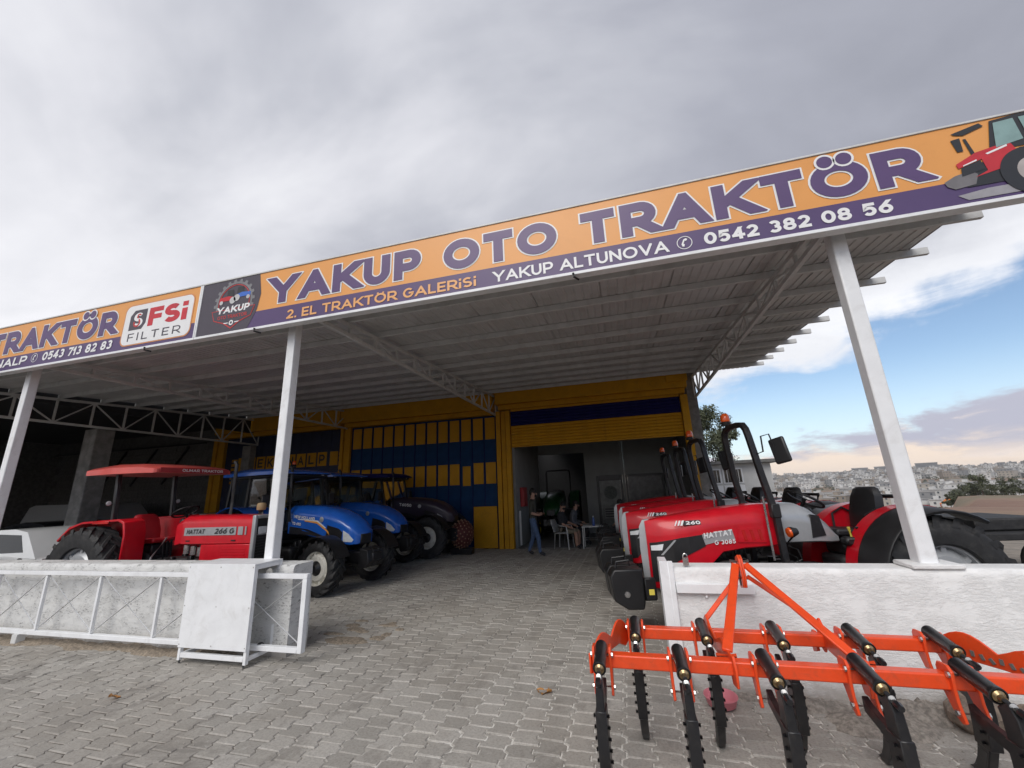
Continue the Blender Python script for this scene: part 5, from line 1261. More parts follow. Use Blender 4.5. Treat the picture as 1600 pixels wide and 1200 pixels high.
# ------------------------------------------------------------------ modern cab tractors
def cab_tractor(name, label, loc, rz, body, nose='round', words=None, beac=False, cabin=True, roofm=None, hoodm=None, rear_r=.78, fr=.49, rimc='rim_white', scale_l=1.0, track=.74, stripe=True, fx=2.45):
    t = thing(name, label, 'tractor', loc, rz, None)
    hm = hoodm or body
    for y in (track, -track): wheel(t, 'rear_wheel', rear_r, .46, .43, 0, y, rimc, 20, .045)
    for y in (track-.02, -track+.02): wheel(t, 'front_wheel', fr, .34, .30, fx, y, rimc, 17, .034)
    chassis(t, -.4, 2.7, .62, .36, track-.1, fx, fr)
    if nose == 'round':
        secs = [(1.0, .33, .34, 1.04, 1.42, 1.63, .20), (1.45, .335, .35, 1.03, 1.42, 1.62, .20), (1.85, .33, .35, .97, 1.38, 1.585, .19), (2.2, .32, .34, .90, 1.31, 1.51, .18), (2.5, .31, .325, .85, 1.21, 1.39, .16), (2.70, .28, .29, .83, 1.10, 1.26, .13), (2.82, .22, .23, .84, 1.02, 1.13, .09), (2.86, .13, .14, .87, .97, 1.03, .05)]
    else:
        secs = [(1.0, .36, .38, 1.12, 1.50, 1.68, .22), (1.5, .36, .385, 1.10, 1.50, 1.68, .22), (2.1, .35, .37, 1.04, 1.44, 1.63, .21), (2.5, .33, .35, .98, 1.36, 1.53, .19), (2.80, .30, .31, .94, 1.22, 1.38, .16), (2.95, .24, .25, .94, 1.12, 1.24, .10), (3.0, .14, .15, .96, 1.04, 1.10, .05)]
    hd = hood(t, 'hood', secs, hm, 45)
    xs = [s_[0] for s_ in secs]
    def wf(x, z):
        for a, b in zip(secs, secs[1:]):
            if x <= b[0]:
                k = (x-a[0])/(b[0]-a[0]); zb = a[3]+(b[3]-a[3])*k; zs = a[4]+(b[4]-a[4])*k; wb = a[1]+(b[1]-a[1])*k; ws = a[2]+(b[2]-a[2])*k
                q = min(max((z-zb)/max(zs-zb, .01), 0), 1); return wb+(ws-wb)*q
        return secs[-1][1]
    dz = 0 if nose == 'round' else .08
    side_plate(hd, 'side_grille', [(2.10, 1.0+dz), (2.14, 1.22+dz), (2.44, 1.15+dz), (2.53, 1.08+dz), (2.51, .91+dz), (2.35, .93+dz)], wf, 'black', lift=.006, breaks=(2.2, 2.5))
    side_plate(hd, 'headlight', [(2.55, .90+dz), (2.55, 1.11+dz), (2.68, 1.04+dz), (2.77, .93+dz), (2.74, .89+dz)], wf, 'lamp', lift=.008, breaks=(2.70,))
    side_plate(hd, 'sill_panel', [(1.04, 1.05+dz), (1.06, 1.20+dz), (1.6, 1.14+dz), (2.1, .99+dz), (2.1, .965+dz), (1.6, 1.03+dz)], wf, 'black', lift=.005)
    MB().box((2.84 if nose == 'round' else 2.98, 0, .93+dz), (.07, .30, .20)).build('grille', 'black', t, bevel=.02)
    if stripe:
        side_plate(hd, 'stripe', [(1.5, 1.30), (1.85, 1.255), (2.12, 1.10), (2.20, 1.02), (2.17, 1.10), (1.9, 1.285), (1.5, 1.322)], wf, 'decal_orange', lift=.008)
        side_plate(hd, 'stripe_edge', [(1.3, 1.338), (1.85, 1.292), (2.08, 1.16), (2.10, 1.17), (1.88, 1.31), (1.3, 1.355)], wf, 'decal_white', lift=.0085)
    if words:
        for s_ in (1, -1):
            for (w_, x, z, h, wd, mm) in words:
                y = s_*(wf(x+wd/2, z)+.012)
                lettering('name_lettering', w_, h, mm, hd, ((x if s_ < 0 else x+wd), y, z), xdir=(-s_, 0, s_*.10), width=wd, th=.22, off=0)
    for s_ in (1, -1): logo_badge(hd, 1.98, s_*(wf(1.98, 1.33+dz)+.004), 1.33+dz, .055, 'silver', (0, s_, 0))
    # front wings, weights, steps
    for s_ in (1, -1):
        fender(t, fx, fr, fr+.075, s_*(track-.20), s_*(track+.14), 20, 165, 'black', name='front_fender', n=10)
        MB().bar((fx, s_*.42, fr+.05), (fx, s_*(track-.12), fr+.50), .04, .04, (1, 0, 0)).build('fender_bracket', 'black', t)
    for y in (-.24, -.08, .08): MB().prism([(2.90, .46), (2.94, .40), (3.10, .42), (3.16, .52), (3.12, .74), (2.92, .78)], 'xz', y, y+.15).build('front_weight', 'black', t, bevel=.015)
    MB().bx(2.6, 2.90, -.2, .2, .48, .70).build('weight_bracket', 'black_metal', t, bevel=.01)
    for s_ in (1, -1):
        for k in range(2): MB().bx(.95, 1.30, min(s_*.50, s_*.78), max(s_*.50, s_*.78), .40+.22*k, .43+.22*k).build('step', 'black', t, bevel=.006)
        MB().bx(.80, 1.45, min(s_*.30, s_*.60), max(s_*.30, s_*.60), .50, .80).build('fuel_tank', 'black', t, bevel=.05, seg=2)
        fender(t, 0, rear_r, rear_r+.09, s_*.50, s_*(track+.22), 15, 150, body, name='rear_fender', n=14, wall=[(-.5, .85), (.6, .85)])
    MB().bx(-.6, 1.0, -.5, .5, .86, .92).build('cab_floor', 'black', t, bevel=.01)
    if cabin:
        cb = MB().bx(-.62, .98, -.66, .66, 2.24, 2.30).build('cab_frame', 'black', t, bevel=.02)
        P = {}
        for s_ in (1, -1):
            for nm, a, b in (('front', (1.0, s_*.60, 1.12), (.80, s_*.64, 2.25)), ('mid', (.02, s_*.66, 1.2), (.10, s_*.66, 2.25)), ('rear', (-.72, s_*.60, 1.35), (-.56, s_*.62, 2.25))):
                MB().bar(a, b, .06, .06, (1, 0, 0)).build('cab_pillar', 'black', cb)
            MB().bar((1.0, s_*.60, 1.12), (.60, s_*.64, .92), .05).build('cab_pillar', 'black', cb)
            MB().add([(.97, s_*.605, 1.16), (.12, s_*.655, 1.0), (.14, s_*.66, 2.22), (.79, s_*.64, 2.22)], [(0, 1, 2, 3)]).build('door_glass', 'glass', cb, smooth=0)
            MB().add([(-.02, s_*.655, 1.4), (-.70, s_*.60, 1.4), (-.56, s_*.62, 2.22), (.06, s_*.66, 2.22)], [(0, 1, 2, 3)]).build('side_glass', 'glass', cb, smooth=0)
            mirror(cb, (.86, s_*.66, 1.72), (.92, s_*.86, 1.75), (.03, .16, .25))
            MB().tube([(.96, s_*.66, 1.2), (.99, s_*.70, 1.5), (.90, s_*.69, 1.95)], .012, 6).build('grab_rail', 'black', cb)
            lp_ = MB().box((1.02, s_*.68, 1.36), (.05, .07, .08)).build('indicator', 'amber', cb, bevel=.015, seg=2)
            for xx, zz in ((.86, 2.30), (-.60, 2.30)):
                dr = (1 if xx > 0 else -1, 0, -.1); w_ = MB().lathe([(0, -.05), (.045, -.04), (.055, .02)], (xx+.10*dr[0], s_*.50, zz+.03), dr, 12).build('work_lamp', 'black', cb)
                MB().lathe([(.052, .02), (.03, .03), (0, .032)], (xx+.10*dr[0], s_*.50, zz+.03), dr, 12).build('work_lamp_glass', 'lamp', w_)
        MB().add([(1.0, -.57, 1.18), (1.0, .57, 1.18), (.81, .61, 2.22), (.81, -.61, 2.22)], [(0, 1, 2, 3)]).build('windscreen', 'glass', cb, smooth=0)
        MB().add([(-.71, -.57, 1.42), (-.71, .57, 1.42), (-.57, .59, 2.22), (-.57, -.59, 2.22)], [(0, 1, 2, 3)]).build('rear_glass', 'glass', cb, smooth=0)
        loops = []
        for x, w, z0, z1 in ((-.86, .60, 2.31, 2.36), (-.78, .72, 2.30, 2.42), (0, .76, 2.30, 2.46), (.86, .74, 2.30, 2.43), (1.06, .68, 2.30, 2.37), (1.12, .60, 2.31, 2.34)):
            loops.append([(x, -w, z0), (x, w, z0), (x, w*.99, z0+(z1-z0)*.5), (x, w*.85, z1-.01), (x, w*.4, z1), (x, -w*.4, z1), (x, -w*.85, z1-.01), (x, -w*.99, z0+(z1-z0)*.5)])
        rf = MB().loft(loops).build('cab_roof', roofm or body, t, smooth=35)
        seat(t, -.05, 1.15, 'seatblack', .5, .6); steering(t, .62, 1.62, .6, .20)
        MB().box((.80, 0, 1.25), (.22, .5, .6)).build('dashboard', 'black', t, bevel=.04)
        MB().bx(.55, .95, -.45, .45, .93, 1.12).build('lower_dash', 'black', t, bevel=.03)
        if beac: MB().tube([(-.5, -.55, 2.42), (-.5, -.55, 2.66)], .012, 6).build('beacon_stem', 'black', t); beacon(t, (-.5, -.55, 2.66), 1.0)
    MB().tube([(1.1, -.40, 1.3), (1.1, -.43, 2.0), (1.08, -.43, 2.42), (1.03, -.43, 2.48)], .032, 10).build('exhaust_pipe', 'black_metal', t) if cabin else None
    return t
cab_tractor('cab_tractor', 'bright blue cab tractor behind the thin left post, cream wheel rims', (-8.05, 8.05, 0), R(-8), 'blue', words=[('NEW HOLLAND', 1.20, 1.375, .062, .60, 'decal_white'), ('TD 65D', 1.14, 1.24, .055, .26, 'decal_white')])
cab_tractor('cab_tractor', 'middle blue cab tractor with an amber beacon on its roof', (-8.42, 10.08, 0), R(-6), 'blue', beac=True, stripe=False, roofm='blue', words=None)
t3 = cab_tractor('cab_tractor', 'dark violet cab tractor nearest the blue folding doors', (-7.98, 11.86, 0), R(-2), 'blue', nose='tall', hoodm='purple', stripe=False, rear_r=.80, fr=.56, track=.68, roofm='navy', words=[('T6050', 1.30, 1.44, .085, .42, 'decal_white')])
# round studded bundle hanging on the violet tractor's front
bd = thing('studded_bundle', 'round red-brown studded bundle in front of the dark violet tractor', 'bundle', (-4.86, 11.92, .56), 0)
BR_ = mat('bundle_brown', (.10, .022, .018), .7, var=.3, scale=20)
MB().lathe([(0, -.30), (.20, -.28), (.34, -.16), (.40, 0), (.38, .14), (.28, .26), (.12, .33), (0, .34)], (0, 0, 0), (1, 0, .0), 26).build('cover', BR_, bd, smooth=60)
mb = MB()
for k in range(150):
    z = 1-2*(k+.5)/150; r_ = math.sqrt(max(0, 1-z*z)); a = k*2.39996
    p = Vector((z*.33, r_*cos(a)*.405, r_*sin(a)*.405)); mb.ball(tuple(p), .024, 6, 4)
mb.build('studs', mat('bundle_stud', (.34, .20, .13), .7, var=.3, scale=8), bd, kind='stuff')
MB().bar((-.75, 0, -.10), (-.2, 0, -.05), .12, .14).build('hanger', 'black_metal', bd); MB().bx(-.34, .34, -.12, .12, -.56, -.38).build('support_block', 'black_metal', bd, bevel=.02)
# green tractor in the dark garage
g3 = cab_tractor('green_tractor', 'green tractor with a bare roll bar standing in the dark garage', (-2.75, 17.6, 0), R(-88), 'green', cabin=False, stripe=False, rimc='sticker', track=.62)
MB().tube([(.1, .5, .9), (.1, .5, 2.42), (.1, .44, 2.5), (.1, -.44, 2.5), (.1, -.5, 2.42), (.1, -.5, .9)], .035, 8).build('roll_bar', 'black_metal', g3)
seat(g3, .0, 1.1, 'seatblack'); steering(g3, .72, 1.6)
# ================================================================== ORANGE CULTIVATOR
cu = thing('cultivator', 'orange chisel cultivator with black spring tines in front of the white wall', 'cultivator', (.88, 3.46, .62))
def cpt(o): o.location = Vector(o.location) - Vector((.88, 3.46, .62)); return o
ZB = .62
def beam(x0, x1, y):
    o = cpt(MB().bx(x0, x1, y-.04, y+.04, ZB-.04, ZB+.04).build('beam', 'orange', cu, bevel=.009, seg=2)); return o
beam(-.10, 1.93, 3.75); beam(-.33, 2.20, 3.17)
def vplate(p, q, prof, th, name, parent=None):
    """plate standing on the ground line p-q; prof = (fraction along, z)"""
    d = Vector((q[0]-p[0], q[1]-p[1], 0)); n = Vector((-d.y, d.x, 0)).normalized()*th/2
    a = [Vector((p[0], p[1], z))+d*f+n for f, z in prof]; b = [v-2*n for v in a]; k = len(a)
    return cpt(MB().add(a+b, [tuple(range(k)), tuple(range(2*k-1, k-1, -1))] + [(i, k+i, k+(i+1) % k, (i+1) % k) for i in range(k)]).build(name, 'orange', parent or cu, bevel=.003, smooth=50))
scal = [(-.07, .56), (-.07, .68)] + [(.02+.46*k/8, .665+.075*sin(PI*k/8)) for k in range(9)] + [(.50+.46*k/8, .665+.07*sin(PI*k/8)) for k in range(1, 9)] + [(1.05, .67), (1.05, .55), (.9, .53), (.72, .58), (.5, .585), (.28, .58), (.1, .53)]
pl = vplate((-.115, 3.77), (-.345, 3.14), scal, .014, 'end_plate'); vplate((1.945, 3.77), (2.215, 3.14), scal, .014, 'end_plate')
cutm = mat('slot_dark', (.16, .15, .14), .9)
for k in range(7):
    f = .30+.07*k; x = 1.945+.27*f-.012; y = 3.77-.63*f
    cpt(MB().box((x, y, .63-.006*(k % 3)), (.006, .018, .032), Matrix.Rotation(math.atan2(-.63, .27)-PI/2, 3, 'Z') @ Matrix.Rotation(.3*(k % 3), 3, 'X')).build('cut_slot', cutm, cu))
# fore-and-aft plates, mast
for x in (.50, 1.25):
    sgn = 1 if x < .8 else -1
    mprof = [(0, .56), (0, .72), (.10, .76), (.22, .70), (.42, .665), (.55, .70), (.66, .73), (.88, .69), (1.0, .70), (1.04, .63), (1.02, .53), (.9, .52), (.86, .58), (.16, .58), (.12, .54)]
    vplate((x-.01*sgn, 3.83), (x+.03*sgn, 3.10), mprof, .016, 'cross_plate')
    ax = .86-.035*sgn
    MBp = lambda p, q, w, h, n: cpt(MB().bar(p, q, w, h, (1, 0, 0)).build(n, 'orange', cu, bevel=.005))
    MBp((x+.02*sgn, 3.22, .69), (ax, 4.06, 1.07), .022, .062, 'mast_bar')
    MBp((x, 3.80, .72), (ax, 4.05, .98), .016, .036, 'mast_stay')
    cpt(MB().prism([(4.00, .90), (3.98, 1.00), (4.02, 1.12), (4.06, 1.145), (4.13, 1.12), (4.14, .98), (4.10, .88)], 'yz', ax-.012+.03*sgn, ax+.012+.03*sgn).build('mast_lug', 'orange', cu, bevel=.004))
    cpt(MB().tube([(x-.05, 3.22, .665), (x+.07, 3.22, .665)], .014, 8).build('pin', 'orange', cu))
    cpt(MB().prism([(3.80, .53), (3.88, .50), (3.90, .58), (3.84, .66), (3.80, .66)], 'yz', x-.03, x-.01).build('hitch_lug', 'orange', cu, bevel=.003))
cpt(MB().tube([(.79, 4.07, 1.09), (.93, 4.07, 1.09)], .016, 10).build('mast_pin', 'steel', cu)); cpt(MB().tube([(.79, 4.06, .96), (.93, 4.06, .96)], .014, 10).build('mast_pin', 'steel', cu))
cpt(MB().box((.86, 4.06, .99), (.045, .05, .17)).build('mast_spacer', 'iron', cu, bevel=.006))
def make_tine():
    path = [(-.315, .02), (-.345, -.03), (-.352, -.12), (-.348, -.22), (-.336, -.32), (-.312, -.42), (-.268, -.52), (-.205, -.59), (-.15, -.616)]
    loops = []
    for i, (y, z) in enumerate(path):
        a = Vector(path[max(i-1, 0)]); b = Vector(path[min(i+1, len(path)-1)]); d = (b-a).normalized(); n = Vector((d.y, -d.x))
        hw = (.044, .054, .058, .056, .052, .046, .040, .032, .014)[i]; wx = (.018, .022, .024, .024, .024, .024, .024, .024, .022)[i]
        loops.append([(sx*wx, y+n.x*s_*hw, z+n.y*s_*hw) for sx, s_ in ((-1, -1), (1, -1), (1, 1), (-1, 1))])
    tn = MB().loft(loops).build('tine', 'black_metal', cu, bevel=.005, smooth=30)
    arm = [(-.055, -.085), (-.10, -.105), (-.20, -.125), (-.285, -.135), (-.30, -.10), (-.315, -.02), (-.345, -.02), (-.36, -.20), (-.31, -.235), (-.26, -.205), (-.16, -.185), (-.055, -.165)]
    MB().prism(arm, 'yz', -.017, .017).build('tine_arm', 'black_metal', tn, bevel=.004)
    cl = MB()
    pl_ = [(.048, .06), (.03, .085), (-.045, .088), (-.075, .06), (-.062, -.03), (-.062, -.09), (-.085, -.175), (-.06, -.19), (-.025, -.17), (.03, -.075), (.048, -.05)]
    for x in (-.062, .046): MB().prism(pl_, 'yz', x, x+.016).build('clamp_plate', 'orange', tn, bevel=.003)
    for y, z in ((-.055, .045), (-.05, -.14)):
        b_ = MB().tube([(-.074, y, z), (.074, y, z)], .009, 8)
        for s_ in (-1, 1): b_.lathe([(0, 0), (.016, 0), (.016, .010), (0, .010)], (s_*.063, y, z), (s_, 0, 0), 6)
        b_.build('clamp_bolt', 'steel', tn)
    c0, c1 = Vector((0, -.015, .088)), Vector((0, -.285, .040)); d = (c1-c0).normalized()
    MB().lathe([(0, 0), (.030, 0), (.038, .008), (.038, .245), (.041, .25), (.041, .272), (.034, .274)], c0, d, 22).build('spring_cylinder', 'black_metal', tn)
    MB().lathe([(.031, .262), (.029, .276), (.018, .286), (.016, .296), (.016, .305), (0, .306)], c0, d, 18).build('cylinder_end', 'brass', tn)
    rd = MB().tube([c0+d*.30, c0+d*.385], .013, 10).build('rod', 'black_metal', tn)
    MB().tube([c0+d*.35, c0+d*.382], .017, 10).build('rod_nut', 'steel', tn)
    MB().lathe([(.017, 0), (.019, .012), (.016, .040), (0, .044)], c0+d*.385, d, 8).build('rod_end', 'black_metal', tn)
    # clamped sleeve with cross bolts
    sp = [(-.352, -.13), (-.350, -.24), (-.338, -.34), (-.318, -.43)]
    MB().loft([[(sx*.031, y+sy*.062, z) for sx, sy in ((-1, -1), (1, -1), (1, 1), (-1, 1))] for y, z in sp]).build('sleeve', 'black_metal', tn, bevel=.004)
    sb = None
    for k in range(5):
        z = -.165-.058*k; y = -.372+(.0, .003, .008, .015, .026)[k]
        if sb is None:
            sb = MB().tube([(-.046, 0, 0), (.046, 0, 0)], .009, 7).tube([(-.040, 0, 0), (-.030, 0, 0)], .016, 6).tube([(.030, 0, 0), (.040, 0, 0)], .016, 6).build('sleeve_bolt', 'black_metal', tn, loc=(0, y, z))
        else: again(sb, tn, loc=(0, y, z))
    MB().loft([[(sx*.027, -.300+sy*.040+.0, -.45) for sx, sy in ((-1, -1), (1, -1), (1, 1), (-1, 1))], [(sx*.026, -.235+sy*.034, -.57) for sx, sy in ((-1, -1), (1, -1), (1, 1), (-1, 1))], [(sx*.024, -.135+sy*.012, -.612) for sx, sy in ((-1, -1), (1, -1), (1, 1), (-1, 1))]]).build('tine_point', mat('worn_iron', (.055, .055, .055), .5, .4, var=.3, scale=10), tn, bevel=.003)
    return tn
tn = make_tine()
spots = [(x, 3.17) for x in (-.275, .21, .70, 1.19, 1.68, 2.15)] + [(x, 3.75) for x in (-.045, .44, .925, 1.41, 1.885)]
for i, (x, y) in enumerate(spots):
    o = tn if i == 0 else again(tn, cu)
    o.location = Vector((x, y, ZB)) - Vector((.88, 3.46, .62)); o.rotation_euler = (rng.uniform(-.02, .02), 0, rng.uniform(-.03, .03))
# pink bowl and fallen leaves
bw = MB().lathe([(0, .008), (.10, .008), (.125, .02), (.145, .075), (.152, .08), (.150, .086), (.140, .08), (.118, .028), (.09, .018), (0, .018)], (0, 0, 0), (0, 0, 1), 32).build('plastic_bowl', 'pink', loc=(.56, 4.10, 0), rot=(.05, 0, 0), smooth=50, label='pink plastic bowl on the paving at the foot of the white wall', cat='bowl')
bw.scale = (.85, .78, 1)
def leaf_thing(x, y, s_, seed, label):
    rr = random.Random(seed); n = 7; vs = []; 
    for i in range(n+1):
        f = i/n; w = s_*.42*sin(PI*min(f*1.05, 1))**.8; zz = .012+.02*sin(f*3+seed)
        vs += [(s_*(f-.5), -w*(1+.2*sin(f*17)), zz+.018*rr.random()), (s_*(f-.5), 0, zz-.006), (s_*(f-.5), w*(1+.2*cos(f*15)), zz+.018*rr.random())]
    fs = []
    for i in range(n): fs += [(3*i, 3*i+1, 3*i+4, 3*i+3), (3*i+1, 3*i+2, 3*i+5, 3*i+4)]
    MB().add(vs, fs).build('fallen_leaf', 'leaf', loc=(x, y, 0), rot=(0, 0, seed), smooth=60, label=label, cat='leaf')
leaf_thing(-.90, 4.11, .15, 2.9, 'larger curled dry leaf on the paving in mid yard'); leaf_thing(-4.88, 3.28, .09, 1.2, 'small orange dry leaf on the paving at lower left')

# grit and crumbs of mortar lying on the paving
mb = MB(); rr = random.Random(3)
for k in range(900):
    x = rr.uniform(-9, 2.6); y = 1.2 + 8*rr.random()**1.5
    if rr.random() < .35: x = rr.uniform(.4, 2.6); y = rr.uniform(3.6, 4.3)
    if 4.3 < y < 4.8 and (x < -3.9 or x > .2): continue
    s_ = rr.uniform(.003, .009) * (1.8 if rr.random() < .06 else 1)
    a = rr.uniform(0, 3); c, q = cos(a)*s_, sin(a)*s_
    mb.add([(x-c, y-q, .0), (x+q, y-c, .001), (x+c, y+q, .0), (x-q, y+c, .001), (x+c*.2, y, s_*1.1)], [(0, 1, 4), (1, 2, 4), (2, 3, 4), (3, 0, 4)])
mb.build('grit', mat('grit_stone', (.36, .33, .29), .95, var=.5, scale=2.5), kind='stuff', smooth=0)
# ================================================================== PEOPLE
def person_mesh(J, E, Rd, cloth, name):
    """one continuous body: joints grown with a skin, smoothed, coloured by the nearest bone"""
    names = list(J); me = bpy.data.meshes.new('skel'); me.from_pydata([J[n] for n in names], [(names.index(a), names.index(b)) for a, b in E], [])
    ob = bpy.data.objects.new('skel', me); COL.objects.link(ob)
    sk = ob.modifiers.new('s', 'SKIN'); sk.use_smooth_shade = True
    if not me.skin_vertices: pass
    for i, n in enumerate(names):
        r = Rd[n]; me.skin_vertices[0].data[i].radius = r if isinstance(r, tuple) else (r, r); me.skin_vertices[0].data[i].use_root = (n == 'pelvis')
    sb = ob.modifiers.new('u', 'SUBSURF'); sb.levels = 2; sb.render_levels = 2
    bpy.context.view_layer.update()
    dg = bpy.context.evaluated_depsgraph_get(); out = bpy.data.meshes.new_from_object(ob.evaluated_get(dg))
    bpy.data.objects.remove(ob)
    mats_ = []; idx = {}
    for e in E:
        m_ = cloth[e]
        if m_ not in idx: idx[m_] = len(mats_); mats_.append(m_)
    out.materials.clear()
    for m_ in mats_: out.materials.append(M[m_])
    rd = lambda n: (Rd[n] if not isinstance(Rd[n], tuple) else sum(Rd[n])/2)
    segs = [(Vector(J[a]), Vector(J[b]), idx[cloth[(a, b)]], rd(a), rd(b)) for a, b in E]
    for p in out.polygons:
        c = p.center; best = (1e9, 0)
        for a, b, k, ra, rb in segs:
            d = b-a; f = max(0, min(1, (c-a).dot(d)/max(d.length_squared, 1e-9))); q = (c-(a+d*f)).length-(ra+(rb-ra)*f)
            if q < best[0]: best = (q, k)
        p.material_index = best[1]; p.use_smooth = True
    out.name = name
    return out
def person(label, loc, rz, pose, shirt, legs, shoes='darkcloth', short=False, sleeve=False, group=None):
    t = thing('person', label, 'person', loc, rz, group)
    J = {k: v for k, v in pose.items() if k != '_look'}
    E = [('pelvis', 'waist'), ('waist', 'chest'), ('chest', 'neck'), ('neck', 'skull'), ('skull', 'crown')]
    cl = {('pelvis', 'waist'): shirt, ('waist', 'chest'): shirt, ('chest', 'neck'): shirt, ('neck', 'skull'): 'skin', ('skull', 'crown'): 'skin'}
    for s_ in ('l', 'r'):
        for a, b, m_ in (('chest', 'sh'+s_, shirt), ('sh'+s_, 'el'+s_, shirt), ('el'+s_, 'wr'+s_, shirt if sleeve else 'skin'), ('wr'+s_, 'ha'+s_, 'skin'), ('pelvis', 'hip'+s_, legs), ('hip'+s_, 'kn'+s_, legs), ('kn'+s_, 'an'+s_, 'skin' if short else legs), ('an'+s_, 'to'+s_, shoes)):
            E.append((a, b)); cl[(a, b)] = m_
    Rd = dict(pelvis=(.15, .115), waist=(.145, .105), chest=(.165, .115), neck=.055, skull=(.078, .092), crown=(.06, .075))
    for s_ in ('l', 'r'): Rd.update({'sh'+s_: .066, 'el'+s_: .047, 'wr'+s_: .030, 'ha'+s_: (.042, .02), 'hip'+s_: .098, 'kn'+s_: .066, 'an'+s_: .047, 'to'+s_: (.046, .035)})
    link('body', person_mesh(J, E, Rd, cl, 'body'), t)
    sk, cr = Vector(J['skull']), Vector(J['crown']); up = (cr-sk).normalized(); fw = Vector(pose['_look']) if '_look' in pose else Vector((1, 0, 0)); fw = (fw-up*fw.dot(up)).normalized(); sd = up.cross(fw)
    hd = sk+up*.06
    Bs = Matrix((fw, sd, up)).transposed()
    def ellip(c, r, n=14, m=9): mb = MB(); mb.ball((0, 0, 0), r, n, m); mb.v = [tuple(c + Bs @ Vector(v)) for v in mb.v]; return mb
    hm = MB(); hm.ball((0, 0, 0), (.100, .083, .118), 16, 10)
    hm.v = [tuple(hd + up*.035 - fw*.018 + Bs @ (Vector(v) if v[2] > -.03 or v[0] < .02 else Vector((v[0]*.35, v[1]*1.0, max(v[2], -.03))))) for v in hm.v]
    hm.build('hair', 'hair', t, smooth=60)
    f = ellip(hd+fw*.098-up*.015, (.020, .014, .026)); f.build('nose', 'skin', t, smooth=60)
    for s_ in (1, -1):
        ellip(hd+fw*.085+sd*.032*s_+up*.012, (.008, .013, .008), 8, 6).build('eye', 'black', t)
        ellip(hd+sd*.086*s_, (.020, .010, .030), 8, 6).build('ear', 'skin', t)
    ellip(hd+fw*.088-up*.052, (.008, .024, .006), 8, 6).build('mouth', mat('lips', (.25, .09, .075), .5), t)
    ellip(hd+fw*.058-up*.062, (.044, .052, .034), 10, 7).build('beard', 'hair', t, smooth=60)
    for s_ in ('l', 'r'):
        w, h = Vector(J['wr'+s_]), Vector(J['ha'+s_]); d = (h-w).normalized(); x, y, _ = frame_to(d)
        mb = MB()
        for k, ln in enumerate((.062, .072, .068, .052)):
            o = h + x*(.024-.016*k); mb.tube([o-d*.012, o+d*ln*.55-y*.006, o+d*ln*.95-y*.026], [.0095, .0085, .0065], 6)
        mb.tube([w+d*.03+x*.022, w+d*.06+x*.050-y*.01, w+d*.095+x*.052-y*.02], [.011, .0095, .007], 6)
        mb.build('fingers', 'skin', t, smooth=60)
    return t
stand = dict(pelvis=(0, 0, .93), waist=(.01, 0, 1.10), chest=(.02, 0, 1.34), neck=(.02, 0, 1.50), skull=(.04, 0, 1.585), crown=(.045, 0, 1.69), _look=(1, -.15, -.05),
  shl=(.0, .20, 1.41), ell=(-.03, .25, 1.13), wrl=(.17, .17, 1.08), hal=(.26, .14, 1.10), shr=(.0, -.20, 1.41), elr=(-.02, -.26, 1.13), wrr=(.19, -.16, 1.06), har=(.28, -.12, 1.09),
  hipl=(.0, .095, .88), knl=(-.02, .11, .48), anl=(-.16, .12, .10), tol=(-.03, .13, .03), hipr=(.0, -.095, .88), knr=(.14, -.11, .48), anr=(.17, -.12, .09), tor=(.32, -.13, .03))
person('man in dark olive t-shirt and blue jeans walking before the open shutter', (-2.62, 11.66, 0), R(6), stand, 'olive', 'denim')
def sit(lean=0.0, look=(1, 0, 0), arm=.0):
    return dict(pelvis=(0, 0, .50), waist=(.0-lean*.3, 0, .68), chest=(.02-lean, 0, .92), neck=(.05-lean, 0, 1.07), skull=(.09-lean, 0, 1.155), crown=(.10-lean, 0, 1.26), _look=look,
      shl=(.01-lean, .20, .98), ell=(.06, .27, .72), wrl=(.28, .20, .66+arm), hal=(.37, .16, .64+arm), shr=(.01-lean, -.20, .98), elr=(.06, -.27, .72), wrr=(.28, -.18, .62+arm), har=(.37, -.15, .60+arm),
      hipl=(.02, .10, .49), knl=(.44, .15, .50), anl=(.42, .16, .10), tol=(.54, .18, .03), hipr=(.02, -.10, .49), knr=(.44, -.15, .50), anr=(.46, -.16, .10), tor=(.58, -.18, .03))
person('bearded seated man in dark t-shirt and khaki shorts on the white chair', (-1.98, 12.98, 0), R(-12), sit(.06, (.7, -.6, 0)), 'darkcloth', 'khaki', short=True)
person('seated man in blue-grey long sleeves, behind the man on the white chair', (-1.80, 13.85, 0), R(-5), sit(-.06, (1, .1, -.2)), 'greycloth', 'darkcloth', sleeve=True)
person('seated man facing left beside the farthest red tractor', (-.10, 13.45, 0), R(178), sit(-.05, (1, 0, -.1)), 'greycloth', 'darkcloth')
